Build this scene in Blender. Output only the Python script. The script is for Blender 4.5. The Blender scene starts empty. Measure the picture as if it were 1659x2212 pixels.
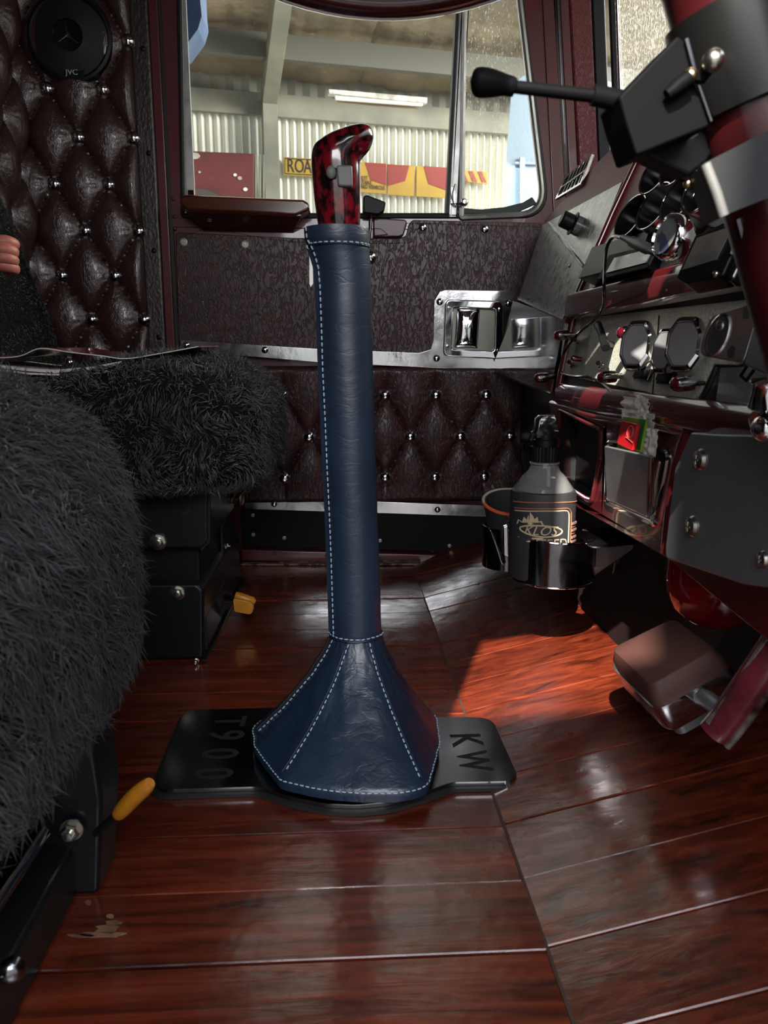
import bpy, bmesh, math, random
from math import sin, cos, tan, pi, sqrt, atan, atan2, radians, exp
from mathutils import Vector, Matrix, noise
random.seed(7)
S = bpy.context.scene
COL = S.collection
# ------------------------------------------------------------------ camera
F, CX, CY, H = 1661.0, 829.5, 1106.0, 0.5
TH = atan(331 / F); PSI = atan(94.5 / F * cos(TH))
FW = Vector((sin(PSI) * cos(TH), cos(PSI) * cos(TH), -sin(TH)))
RT = Vector((cos(PSI), -sin(PSI), 0)); UP = RT.cross(FW)
CAMP = Vector((0, 0, H))
cd = bpy.data.cameras.new('camera'); cam = bpy.data.objects.new('camera', cd); COL.objects.link(cam)
cam.matrix_world = Matrix.Translation(CAMP) @ Matrix((RT, UP, -FW)).transposed().to_4x4()
cd.sensor_fit = 'VERTICAL'; cd.sensor_height = 36; cd.lens = 36 * F / 2212; cd.clip_start = 0.02
cd.dof.use_dof = True; cd.dof.focus_distance = 1.25; cd.dof.aperture_fstop = 13.0
S.camera = cam
# ------------------------------------------------------------------ light
S.view_settings.view_transform = 'Standard'; S.view_settings.look = 'None'
S.view_settings.gamma = 1.0; S.view_settings.exposure = 0.17
w = bpy.data.worlds.new('world'); S.world = w; w.use_nodes = True
wn = w.node_tree; bg = wn.nodes['Background']
tc = wn.nodes.new('ShaderNodeTexCoord'); sp = wn.nodes.new('ShaderNodeSeparateXYZ'); cr = wn.nodes.new('ShaderNodeValToRGB')
wn.links.new(tc.outputs['Generated'], sp.inputs[0]); wn.links.new(sp.outputs['Z'], cr.inputs[0]); wn.links.new(cr.outputs[0], bg.inputs[0])
cr.color_ramp.elements[0].position = 0.0; cr.color_ramp.elements[0].color = (0.20, 0.19, 0.17, 1)
cr.color_ramp.elements[1].position = 0.5; cr.color_ramp.elements[1].color = (0.62, 0.75, 1.0, 1)
bg.inputs[1].default_value = 1.6
SUN_DIR = Vector((0.36, 1.0, -0.80)).normalized()
def light(name, kind, energy, loc=(0, 0, 0), direction=None, color=(1, 1, 1), **k):
    l = bpy.data.lights.new(name, kind); l.energy = energy; l.color = color
    for a, b in k.items(): setattr(l, a, b)
    o = bpy.data.objects.new(name, l); COL.objects.link(o); o.location = loc
    if direction is not None: o.rotation_euler = Vector(direction).to_track_quat('-Z', 'Y').to_euler()
    return o
light('sun', 'SUN', 15.5, (0, -3, 5), SUN_DIR, (1.0, 0.93, 0.82), angle=0.009)
light('driver_door_daylight', 'AREA', 42.0, (0.10, -1.35, 1.55), (0.03, 1, -0.34), (0.93, 0.96, 1.0), shape='RECTANGLE', size=1.5, size_y=0.9)
light('windscreen_daylight', 'AREA', 4.0, (1.05, 1.0, 1.45), (-1, 0.0, -0.5), (0.95, 0.97, 1.0), shape='RECTANGLE', size=1.5, size_y=0.5)
light('shed_wall_fill', 'AREA', 2300.0, (7.5, 5.4, 4.2), (-0.75, 0.62, -0.28), (1.0, 0.97, 0.9), shape='RECTANGLE', size=7, size_y=2.5)  # lamp added to light the shed wall from the side; no opening modelled
light('bounce_wall_fill', 'AREA', 62.0, (0.2, -0.75, 2.6), (0, -1, -1.6), (0.97, 0.98, 1.0), shape='RECTANGLE', size=3.0, size_y=0.6)  # lamp added to brighten the unseen bounce wall mirrored in the door trim
light('passenger_side_fill', 'AREA', 7.0, (-0.5, 3.4, 1.9), (0.03, -1, -0.12), (0.95, 0.97, 1.0), shape='RECTANGLE', size=2.2, size_y=1.2)  # lamp added outside the window to bring light from the passenger side

# ------------------------------------------------------------------ pixel -> world on real planes
def ray(px, py): return FW + RT * ((px - CX) / F) - UP * ((py - CY) / F)
def WY(px, py, y): r = ray(px, py); return CAMP + r * (y / r.y)
def WX(px, py, x): r = ray(px, py); return CAMP + r * (x / r.x)
def WZ(px, py, z=0.0): r = ray(px, py); return CAMP + r * ((z - H) / r.z)
def WP(px, py, n, d):
    n = Vector(n); r = ray(px, py); return CAMP + r * ((d - n.dot(CAMP)) / n.dot(r))
V = Vector
# ------------------------------------------------------------------ materials
MATS = {}
def mat(name, base, rough=0.5, metal=0.0, coat=0.0, base2=None, cscale=(8, 8, 8), bumps=(), spec=0.5, trans=0.0, sheen=0.0,
        ior=1.5, emit=None, estr=0, alpha=1, contrast=(0.35, 0.65), rough2=None, coat_rough=0.06, detail=4.0, island=0.0):
    if name in MATS: return MATS[name]
    m = bpy.data.materials.new(name); m.use_nodes = True; N = m.node_tree; L = N.links
    p = N.nodes['Principled BSDF']
    p.inputs['Base Color'].default_value = (*base, 1); p.inputs['Roughness'].default_value = rough
    p.inputs['Metallic'].default_value = metal; p.inputs['Coat Weight'].default_value = coat
    p.inputs['Coat Roughness'].default_value = coat_rough
    p.inputs['Specular IOR Level'].default_value = spec; p.inputs['Transmission Weight'].default_value = trans
    p.inputs['Sheen Weight'].default_value = sheen; p.inputs['IOR'].default_value = ior
    if emit: p.inputs['Emission Color'].default_value = (*emit, 1); p.inputs['Emission Strength'].default_value = estr
    t = N.nodes.new('ShaderNodeTexCoord')
    def mapped(sc):
        mp = N.nodes.new('ShaderNodeMapping'); mp.inputs['Scale'].default_value = sc
        L.new(t.outputs['Object'], mp.inputs[0]); return mp.outputs[0]
    if base2 or rough2 is not None:
        n = N.nodes.new('ShaderNodeTexNoise'); n.inputs['Scale'].default_value = 1; n.inputs['Detail'].default_value = detail
        L.new(mapped(cscale), n.inputs['Vector'])
        r = N.nodes.new('ShaderNodeMapRange'); r.inputs[1].default_value, r.inputs[2].default_value = contrast
        L.new(n.outputs['Fac'], r.inputs[0])
        if base2:
            mx = N.nodes.new('ShaderNodeMix'); mx.data_type = 'RGBA'
            mx.inputs[6].default_value = (*base, 1); mx.inputs[7].default_value = (*base2, 1)
            L.new(r.outputs[0], mx.inputs[0]); out = mx.outputs[2]
            if island:
                g = N.nodes.new('ShaderNodeNewGeometry'); hs = N.nodes.new('ShaderNodeHueSaturation')
                r2 = N.nodes.new('ShaderNodeMapRange'); r2.inputs[3].default_value = 1 - island; r2.inputs[4].default_value = 1 + island
                L.new(g.outputs['Random Per Island'], r2.inputs[0]); L.new(r2.outputs[0], hs.inputs['Value']); L.new(out, hs.inputs['Color']); out = hs.outputs[0]
            L.new(out, p.inputs['Base Color'])
        if rough2 is not None:
            rr = N.nodes.new('ShaderNodeMapRange'); rr.inputs[3].default_value = rough; rr.inputs[4].default_value = rough2
            L.new(r.outputs[0], rr.inputs[0]); L.new(rr.outputs[0], p.inputs['Roughness'])
    prev = None
    for (kind, sc, strength, dist) in bumps:
        if kind == 'noise':
            n = N.nodes.new('ShaderNodeTexNoise'); n.inputs['Scale'].default_value = 1; n.inputs['Detail'].default_value = 6; h = n.outputs['Fac']
            L.new(mapped(sc), n.inputs['Vector'])
        elif kind == 'ridge':
            n = N.nodes.new('ShaderNodeTexNoise'); n.inputs['Scale'].default_value = 1; n.inputs['Detail'].default_value = 4; n.inputs['Distortion'].default_value = 0.6
            L.new(mapped(sc), n.inputs['Vector'])
            a = N.nodes.new('ShaderNodeMath'); a.operation = 'SUBTRACT'; a.inputs[1].default_value = 0.5; L.new(n.outputs['Fac'], a.inputs[0])
            b = N.nodes.new('ShaderNodeMath'); b.operation = 'ABSOLUTE'; L.new(a.outputs[0], b.inputs[0])
            c = N.nodes.new('ShaderNodeMath'); c.operation = 'MINIMUM'; c.inputs[1].default_value = 0.07; L.new(b.outputs[0], c.inputs[0])
            d = N.nodes.new('ShaderNodeMath'); d.operation = 'MULTIPLY'; d.inputs[1].default_value = 12; L.new(c.outputs[0], d.inputs[0]); h = d.outputs[0]
        else:
            n = N.nodes.new('ShaderNodeTexVoronoi'); n.feature = 'DISTANCE_TO_EDGE'; n.inputs['Scale'].default_value = 1
            L.new(mapped(sc), n.inputs['Vector']); h = n.outputs['Distance']
        b = N.nodes.new('ShaderNodeBump'); b.inputs['Strength'].default_value = strength; b.inputs['Distance'].default_value = dist
        L.new(h, b.inputs['Height'])
        if prev: L.new(prev, b.inputs['Normal'])
        prev = b.outputs[0]
    if prev: L.new(prev, p.inputs['Normal'])
    if prev and coat: L.new(prev, p.inputs['Coat Normal'])
    MATS[name] = m; return m

leather = mat('maroon_leather', (0.048, 0.0140, 0.0155), 0.36, base2=(0.026, 0.009, 0.010), cscale=(30, 30, 30), spec=0.42,
              bumps=(('ridge', (125, 125, 50), 0.55, 0.0013), ('noise', (320, 320, 200), 0.22, 0.0008)))
leather_smooth = mat('smooth_maroon_leather', (0.040, 0.0150, 0.0150), 0.27, spec=0.75, bumps=(('ridge', (150, 150, 70), 0.30, 0.0010), ('noise', (500, 500, 300), 0.22, 0.0006)))
leather_button = mat('leather_button', (0.035, 0.013, 0.017), 0.18, spec=0.8)
strap_leather = mat('strap_leather', (0.022, 0.010, 0.010), 0.35, spec=0.7, bumps=(('noise', (160, 160, 90), 0.6, 0.002),))
red = mat('maroon_paint', (0.095, 0.009, 0.014), 0.32, coat=0.6, base2=(0.075, 0.008, 0.011), cscale=(6, 6, 6), rough2=0.42)
red_gloss = mat('glossy_maroon_paint', (0.105, 0.011, 0.014), 0.25, coat=1.0, base2=(0.07, 0.007, 0.010), cscale=(9, 9, 9))
wingp = mat('dash_paint', (0.19, 0.020, 0.022), 0.42, spec=0.10, base2=(0.12, 0.014, 0.016), cscale=(9, 9, 9))
red_dull = mat('dull_maroon_paint', (0.075, 0.012, 0.016), 0.5, coat=0.2, base2=(0.05, 0.01, 0.012), cscale=(20, 20, 20), bumps=(('noise', (60, 60, 60), 0.2, 0.001),))
pillar_vinyl = mat('pillar_vinyl', (0.13, 0.014, 0.016), 0.33, spec=0.6, bumps=(('ridge', (140, 140, 90), 0.6, 0.0015),))
chrome = mat('chrome', (0.78, 0.79, 0.82), 0.06, metal=1.0)
polished = mat('polished_steel', (0.66, 0.66, 0.67), 0.10, metal=1.0, rough2=0.22, cscale=(14, 14, 14), bumps=(('noise', (7, 7, 7), 0.25, 0.01),))
mirror_steel = mat('mirror_steel', (0.50, 0.50, 0.52), 0.035, metal=1.0, rough2=0.10, cscale=(12, 12, 12))
brushed = mat('brushed_plate', (0.30, 0.31, 0.30), 0.36, metal=0.9, base2=(0.22, 0.23, 0.22), cscale=(60, 60, 60), rough2=0.24, bumps=(('noise', (400, 400, 400), 0.15, 0.0005),))
speckled = mat('speckled_steel', (0.70, 0.70, 0.60), 0.50, metal=0.30, base2=(0.44, 0.45, 0.39), cscale=(420, 420, 420), detail=2, bumps=(('noise', (500, 500, 500), 0.3, 0.0006),))
greysteel = mat('dull_grey_steel', (0.30, 0.31, 0.33), 0.42, metal=0.75, base2=(0.22, 0.23, 0.25), cscale=(9, 9, 9), rough2=0.52, bumps=(('noise', (5, 5, 5), 0.3, 0.01),))
darkchrome = mat('dark_chrome', (0.22, 0.22, 0.24), 0.08, metal=1.0, rough2=0.2, cscale=(20, 20, 20))
screwm = mat('screw_steel', (0.55, 0.53, 0.48), 0.25, metal=1.0)
black = mat('black_plastic', (0.005, 0.005, 0.006), 0.45, spec=0.22)
blackg = mat('black_gloss', (0.006, 0.006, 0.007), 0.12, spec=0.6)
blackmetal = mat('black_enamelled_steel', (0.006, 0.007, 0.0085), 0.34, spec=0.35)
matte = mat('matte_black', (0.003, 0.003, 0.0035), 0.6, spec=0.06)
rubber = mat('black_rubber', (0.010, 0.010, 0.011), 0.55)
blackfelt = mat('black_carpet', (0.005, 0.005, 0.005), 0.95, bumps=(('noise', (500, 500, 500), 0.5, 0.001),))
blue = mat('navy_leather', (0.0145, 0.028, 0.054), 0.42, base2=(0.0095, 0.019, 0.038), cscale=(7, 7, 7), spec=0.6,
           bumps=(('noise', (9, 9, 22), 0.14, 0.010), ('ridge', (22, 22, 60), 0.14, 0.0014), ('noise', (420, 420, 420), 0.18, 0.0005)))
bluecr = mat('creased_navy_leather', (0.0115, 0.025, 0.052), 0.36, base2=(0.007, 0.015, 0.034), cscale=(7, 7, 7), spec=0.65,
             bumps=(('noise', (8, 8, 8), 0.22, 0.012), ('ridge', (16, 16, 22), 0.12, 0.0022), ('ridge', (45, 45, 60), 0.16, 0.0010), ('noise', (420, 420, 420), 0.18, 0.0005)))
thread = mat('pale_blue_thread', (0.30, 0.40, 0.52), 0.6)
dthread = mat('dark_thread', (0.03, 0.015, 0.015), 0.5)
zipm = mat('black_zip', (0.006, 0.006, 0.007), 0.5, bumps=(('noise', (900, 900, 900), 0.8, 0.001),))
varnish = mat('varnished_armrest', (0.12, 0.028, 0.012), 0.18, coat=1.0, base2=(0.045, 0.010, 0.006), cscale=(3, 10, 30))
griplac = mat('marbled_red_lacquer', (0.17, 0.004, 0.010), 0.16, coat=0.8, base2=(0.004, 0.001, 0.002), cscale=(95, 95, 75), contrast=(0.40, 0.56), detail=10)
greyrub = mat('grey_rubber_button', (0.13, 0.13, 0.12), 0.5)
fleece_m = mat('black_fleece', (0.030, 0.031, 0.027), 0.6, sheen=0.2, base2=(0.010, 0.010, 0.010), cscale=(30, 30, 30), island=0.7)
fleece_root = mat('fleece_root', (0.004, 0.004, 0.004), 0.95, spec=0.1)
fleece_g = mat('charcoal_fleece', (0.017, 0.018, 0.022), 0.8, sheen=0.15, base2=(0.006, 0.006, 0.007), cscale=(12, 12, 12), island=0.5)
yellow = mat('yellow_plastic', (0.55, 0.22, 0.012), 0.35, base2=(0.36, 0.13, 0.01), cscale=(30, 30, 30))
brass = mat('brassy_zinc', (0.42, 0.34, 0.20), 0.3, metal=1.0)
paper = mat('white_paper', (0.80, 0.77, 0.73), 0.7, bumps=(('noise', (60, 60, 60), 0.4, 0.002),))
pedalrub = mat('brown_pedal_rubber', (0.070, 0.028, 0.022), 0.6, spec=0.3, base2=(0.052, 0.021, 0.018), cscale=(16, 16, 16), bumps=(('noise', (90, 90, 90), 0.15, 0.001),))
skin = mat('skin', (0.34, 0.10, 0.07), 0.5, bumps=(('noise', (120, 120, 120), 0.2, 0.001),))
redglass = mat('red_glossy_plastic', (0.16, 0.002, 0.003), 0.06, coat=1.0)

# floor boards: grain runs along each board (object X), tone varies from board to board
def floor_mat():
    m = bpy.data.materials.new('jarrah_floor'); m.use_nodes = True; N = m.node_tree; L = N.links; p = N.nodes['Principled BSDF']
    t = N.nodes.new('ShaderNodeTexCoord'); g = N.nodes.new('ShaderNodeNewGeometry')
    mp = N.nodes.new('ShaderNodeMapping'); mp.inputs['Scale'].default_value = (5, 62, 62); L.new(t.outputs['Object'], mp.inputs[0])
    off = N.nodes.new('ShaderNodeVectorMath'); off.operation = 'ADD'; cb = N.nodes.new('ShaderNodeMath'); cb.operation = 'MULTIPLY'; cb.inputs[1].default_value = 50
    L.new(g.outputs['Random Per Island'], cb.inputs[0]); L.new(mp.outputs[0], off.inputs[0]); L.new(cb.outputs[0], off.inputs[1])
    n = N.nodes.new('ShaderNodeTexNoise'); n.inputs['Scale'].default_value = 1; n.inputs['Detail'].default_value = 8; n.inputs['Roughness'].default_value = 0.65; n.inputs['Distortion'].default_value = 0.7
    L.new(off.outputs[0], n.inputs['Vector'])
    c = N.nodes.new('ShaderNodeValToRGB'); e = c.color_ramp.elements
    e[0].position = 0.30; e[0].color = (0.020, 0.0035, 0.0015, 1); e[1].position = 0.72; e[1].color = (0.21, 0.036, 0.013, 1)
    k = c.color_ramp.elements.new(0.5); k.color = (0.115, 0.017, 0.0065, 1)
    L.new(n.outputs['Fac'], c.inputs[0])
    hs = N.nodes.new('ShaderNodeHueSaturation'); r2 = N.nodes.new('ShaderNodeMapRange'); r2.inputs[3].default_value = 0.7; r2.inputs[4].default_value = 1.2
    L.new(g.outputs['Random Per Island'], r2.inputs[0]); L.new(r2.outputs[0], hs.inputs['Value']); L.new(c.outputs[0], hs.inputs['Color'])
    L.new(hs.outputs[0], p.inputs['Base Color'])
    w1 = N.nodes.new('ShaderNodeTexNoise'); w1.inputs['Scale'].default_value = 16; w1.inputs['Detail'].default_value = 5; L.new(t.outputs['Object'], w1.inputs['Vector'])
    rr = N.nodes.new('ShaderNodeMapRange'); rr.inputs[1].default_value = 0.35; rr.inputs[2].default_value = 0.7; rr.inputs[3].default_value = 0.20; rr.inputs[4].default_value = 0.42
    L.new(w1.outputs['Fac'], rr.inputs[0]); L.new(rr.outputs[0], p.inputs['Roughness'])
    b = N.nodes.new('ShaderNodeBump'); b.inputs['Strength'].default_value = 0.22; b.inputs['Distance'].default_value = 0.0015; L.new(n.outputs['Fac'], b.inputs['Height'])
    b2 = N.nodes.new('ShaderNodeBump'); b2.inputs['Strength'].default_value = 0.25; b2.inputs['Distance'].default_value = 0.006
    w2 = N.nodes.new('ShaderNodeTexNoise'); w2.inputs['Scale'].default_value = 14; w2.inputs['Detail'].default_value = 3; L.new(t.outputs['Object'], w2.inputs['Vector'])
    L.new(w2.outputs['Fac'], b2.inputs['Height']); L.new(b.outputs[0], b2.inputs['Normal']); L.new(b2.outputs[0], p.inputs['Normal'])
    p.inputs['Coat Weight'].default_value = 0.8; p.inputs['Coat IOR'].default_value = 1.65; p.inputs['Coat Roughness'].default_value = 0.11; L.new(b2.outputs[0], p.inputs['Coat Normal'])
    return m
floorm = floor_mat()
def glass_mat(name, dirt, thr, tint=(0.93, 0.94, 0.90), film=0.05, sc=(90, 90, 30)):
    m = bpy.data.materials.new(name); m.use_nodes = True; N = m.node_tree; L = N.links; N.nodes.remove(N.nodes['Principled BSDF'])
    out = N.nodes['Material Output']; tr = N.nodes.new('ShaderNodeBsdfTransparent'); tr.inputs[0].default_value = (*tint, 1)
    gl = N.nodes.new('ShaderNodeBsdfGlossy'); gl.inputs['Roughness'].default_value = 0.02
    mx = N.nodes.new('ShaderNodeMixShader'); fr = N.nodes.new('ShaderNodeFresnel'); fr.inputs[0].default_value = 1.08
    L.new(fr.outputs[0], mx.inputs[0]); L.new(tr.outputs[0], mx.inputs[1]); L.new(gl.outputs[0], mx.inputs[2])
    df = N.nodes.new('ShaderNodeBsdfTranslucent'); df.inputs[0].default_value = (0.9, 0.86, 0.74, 1)
    t = N.nodes.new('ShaderNodeTexCoord'); mp = N.nodes.new('ShaderNodeMapping'); mp.inputs['Scale'].default_value = sc; L.new(t.outputs['Object'], mp.inputs[0])
    n = N.nodes.new('ShaderNodeTexNoise'); n.inputs['Scale'].default_value = 1; n.inputs['Detail'].default_value = 9; n.inputs['Roughness'].default_value = 0.75; L.new(mp.outputs[0], n.inputs['Vector'])
    r = N.nodes.new('ShaderNodeMapRange'); r.inputs[1].default_value = thr; r.inputs[2].default_value = thr + 0.08; r.inputs[3].default_value = film; r.inputs[4].default_value = dirt; L.new(n.outputs['Fac'], r.inputs[0])
    m2 = N.nodes.new('ShaderNodeMixShader'); L.new(r.outputs[0], m2.inputs[0]); L.new(mx.outputs[0], m2.inputs[1]); L.new(df.outputs[0], m2.inputs[2]); L.new(m2.outputs[0], out.inputs[0])
    return m
glass_door = glass_mat('dusty_glass', 0.22, 0.64, film=0.0, sc=(150, 150, 60))
glass_vent = glass_mat('dirty_glass', 0.50, 0.565, film=0.02, sc=(300, 300, 90))
glass_wind = glass_mat('dirty_windscreen_glass', 0.60, 0.525, film=0.06, sc=(120, 300, 120))
clear = mat('clear_bottle_plastic', (0.75, 0.75, 0.76), 0.08, trans=0.82, ior=1.25)

# ------------------------------------------------------------------ mesh helpers
WL = {}
def wl(o): return WL.get(o, V((0, 0, 0)))
class MB:
    def __init__(s): s.v = []; s.f = []
    def add(s, vs, fs):
        b = len(s.v); s.v += [V(v) for v in vs]; s.f += [tuple(b + i for i in f) for f in fs]; return s
    def box(s, c, d, M=None):
        vs = []
        for x in (-.5, .5):
            for y in (-.5, .5):
                for z in (-.5, .5):
                    q = V((x * d[0], y * d[1], z * d[2]))
                    if M: q = M @ q
                    vs.append(V(c) + q)
        return s.add(vs, [(0, 1, 3, 2), (4, 6, 7, 5), (0, 4, 5, 1), (2, 3, 7, 6), (0, 2, 6, 4), (1, 5, 7, 3)])
    def b2(s, a, b): return s.box([(a[i] + b[i]) / 2 for i in range(3)], [abs(b[i] - a[i]) for i in range(3)])
    def prism(s, pts, off):
        pts = [V(p) for p in pts]; off = V(off); n = len(pts)
        return s.add(pts + [p + off for p in pts], [tuple(range(n - 1, -1, -1)), tuple(range(n, 2 * n))] + [(i, (i + 1) % n, n + (i + 1) % n, n + i) for i in range(n)])
    def loft(s, rings, cap=True, closed=True):
        n = len(rings[0]); vs = [p for r in rings for p in r]; fs = []
        for k in range(len(rings) - 1):
            for i in range(n if closed else n - 1):
                j = (i + 1) % n; fs.append((k * n + i, k * n + j, (k + 1) * n + j, (k + 1) * n + i))
        if cap and closed: fs.append(tuple(range(n - 1, -1, -1))); fs.append(tuple((len(rings) - 1) * n + i for i in range(n)))
        return s.add(vs, fs)
    def lathe(s, prof, base, axis=(0, 0, 1), n=32, ang0=0):
        axis = V(axis).normalized(); a = axis.orthogonal().normalized(); b = axis.cross(a); base = V(base)
        rings = [[base + axis * z + (a * cos(2 * pi * i / n + ang0) + b * sin(2 * pi * i / n + ang0)) * max(r, 1e-5) for i in range(n)] for (r, z) in prof]
        return s.loft(rings)
    def cyl(s, p0, p1, r, r1=None, n=24):
        p0 = V(p0); p1 = V(p1); return s.lathe([(r, 0), (r if r1 is None else r1, (p1 - p0).length)], p0, p1 - p0, n)
    def tube(s, path, r, n=12, closed=False):
        path = [V(p) for p in path]; m = len(path); rings = []; ref = None
        for i in range(m):
            if closed: t = path[(i + 1) % m] - path[i - 1]
            else: t = path[min(i + 1, m - 1)] - path[max(i - 1, 0)]
            t.normalize()
            if ref is None: ref = t.orthogonal().normalized()
            ref = (ref - t * ref.dot(t)).normalized(); b = t.cross(ref); rr = r[i] if isinstance(r, (list, tuple)) else r
            rings.append([path[i] + (ref * cos(2 * pi * k / n) + b * sin(2 * pi * k / n)) * rr for k in range(n)])
        if closed: rings.append(rings[0]); return s.loft(rings, cap=False)
        return s.loft(rings)
    def grid(s, fn, nu, nv):
        vs = [fn(i / (nu - 1), j / (nv - 1)) for j in range(nv) for i in range(nu)]
        return s.add(vs, [(j * nu + i, j * nu + i + 1, (j + 1) * nu + i + 1, (j + 1) * nu + i) for j in range(nv - 1) for i in range(nu - 1)])
    def sphere(s, c, r, n=20, sc=(1, 1, 1)):
        c = V(c); rings = []
        for k in range(n // 2 + 1):
            a = pi * k / (n // 2)
            rings.append([c + V((r * sc[0] * sin(a) * cos(2 * pi * i / n), r * sc[1] * sin(a) * sin(2 * pi * i / n), -r * sc[2] * cos(a))) for i in range(n)])
        return s.loft(rings)
    def mesh(s, name, m, org=V((0, 0, 0)), smooth=True, fix=True):
        me = bpy.data.meshes.new(name); me.from_pydata([tuple(v - org) for v in s.v], [], s.f)
        if fix:
            bm = bmesh.new(); bm.from_mesh(me); bmesh.ops.remove_doubles(bm, verts=bm.verts, dist=1e-6)
            bmesh.ops.recalc_face_normals(bm, faces=bm.faces); bm.to_mesh(me); bm.free()
        me.materials.append(m)
        if smooth:
            me.polygons.foreach_set('use_smooth', [True] * len(me.polygons))
            if hasattr(me, 'set_sharp_from_angle'): me.set_sharp_from_angle(angle=radians(38))
        return me
    def build(s, name, m, parent=None, bevel=0.0, seg=2, smooth=True, fix=True, label=None, sub=0):
        org = wl(parent) if parent else V((0, 0, 0))
        me = s.mesh(name, m, org, smooth, fix); o = bpy.data.objects.new(name, me); COL.objects.link(o)
        if parent: o.parent = parent; WL[o] = org.copy()
        if bevel:
            b = o.modifiers.new('bevel', 'BEVEL'); b.width = bevel; b.segments = seg; b.limit_method = 'ANGLE'; b.angle_limit = radians(40)
            b.harden_normals = True
        if sub: q = o.modifiers.new('sub', 'SUBSURF'); q.levels = sub; q.render_levels = sub
        if label: o['label'] = label
        return o
def tag(o, label, cat, group=None, kind=None):
    o['label'] = label; o['category'] = cat
    if group: o['group'] = group
    if kind: o['kind'] = kind
    return o
def struct(o, label=None):
    o['kind'] = 'structure'
    if label: o['label'] = label
    return o
def thing(name, loc, label, cat, group=None):
    o = bpy.data.objects.new(name, None); o.empty_display_size = 0.05; COL.objects.link(o); o.location = loc; WL[o] = V(loc)
    return tag(o, label, cat, group)
def sempty(name, loc):
    o = bpy.data.objects.new(name, None); o.empty_display_size = 0.05; COL.objects.link(o); o.location = loc; WL[o] = V(loc); o['kind'] = 'structure'; return o
def stamp(me, name, loc, parent, rot=None, sc=1.0):
    o = bpy.data.objects.new(name, me); COL.objects.link(o)
    if parent: o.parent = parent; o.location = V(loc) - wl(parent); WL[o] = V(loc)
    else: o.location = loc
    if rot is not None: o.rotation_euler = rot
    if sc != 1.0: o.scale = (sc, sc, sc)
    return o
def rpoly(pts, r, seg=6):
    """rounded polygon; pts coplanar 3D (or 2D->V3); r one radius or list"""
    pts = [V(p) for p in pts]; n = len(pts); out = []
    for i in range(n):
        p = pts[i]; a = pts[i - 1] - p; b = pts[(i + 1) % n] - p; rr = r[i] if isinstance(r, (list, tuple)) else r
        an = a.normalized(); bn = b.normalized(); half = an.angle(bn) / 2; d = min(rr / max(tan(half), 1e-4), a.length * .48, b.length * .48)
        p0 = p + an * d; p1 = p + bn * d
        for k in range(seg + 1):
            t = k / seg; out.append(p0 * (1 - t) ** 2 + p * 2 * t * (1 - t) + p1 * t * t)
    return out
def text_geo(s, size, extrude=0.0006, spacing=1.0, shear=0.0, res=3, bold=0.0):
    c = bpy.data.curves.new('t', 'FONT'); c.body = s; c.size = size; c.extrude = extrude; c.align_x = 'CENTER'; c.align_y = 'CENTER'
    c.space_character = spacing; c.shear = shear; c.resolution_u = res; c.offset = bold
    o = bpy.data.objects.new('t', c); COL.objects.link(o); dg = bpy.context.evaluated_depsgraph_get(); dg.update()
    me = bpy.data.meshes.new_from_object(o.evaluated_get(dg)); vs = [v.co.copy() for v in me.vertices]; fs = [tuple(p.vertices) for p in me.polygons]
    bpy.data.objects.remove(o); bpy.data.curves.remove(c); bpy.data.meshes.remove(me); return vs, fs
def text_mb(s, size, org, U, Vv, extrude=0.0006, sx=1.0, **k):
    vs, fs = text_geo(s, size, extrude, **k); U = V(U).normalized(); Vv = V(Vv).normalized(); N = U.cross(Vv)
    return MB().add([V(org) + U * v.x * sx + Vv * v.y + N * v.z for v in vs], fs)
def stitches(path, step=0.0075, ln=0.005, r=0.0009, lift=V((0, 0, 0)), mb=None):
    mb = mb or MB(); path = [V(p) for p in path]; acc = 0.0; nxt = 0.0
    for i in range(len(path) - 1):
        a, b = path[i], path[i + 1]; L = (b - a).length
        if L < 1e-6: continue
        d = (b - a) / L
        while nxt < acc + L:
            c = a + d * (nxt - acc) + lift
            mb.lathe([(0.0003, -ln / 2), (r, -ln * .3), (r, ln * .3), (0.0003, ln / 2)], c, d, 5); nxt += step
        acc += L
    return mb
def interp(tab, x):
    if x <= tab[0][0]: return tab[0][1]
    for (a, b), (c, d) in zip(tab, tab[1:]):
        if x <= c: return b + (d - b) * (x - a) / (c - a)
    return tab[-1][1]
def smooth(t): t = max(0, min(1, t)); return t * t * (3 - 2 * t)
def crom(pts, n=8, closed=False):
    pts = [V(p) for p in pts]; out = []; m = len(pts)
    for i in range(m if closed else m - 1):
        g = lambda k: pts[k % m] if closed else pts[max(0, min(m - 1, k))]
        p0, p1, p2, p3 = g(i - 1), g(i), g(i + 1), g(i + 2)
        for k in range(n):
            t = k / n; out.append(0.5 * ((2 * p1) + (p2 - p0) * t + (2 * p0 - 5 * p1 + 4 * p2 - p3) * t * t + (3 * p1 - p0 - 3 * p2 + p3) * t ** 3))
    if not closed: out.append(pts[-1])
    return out
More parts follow.
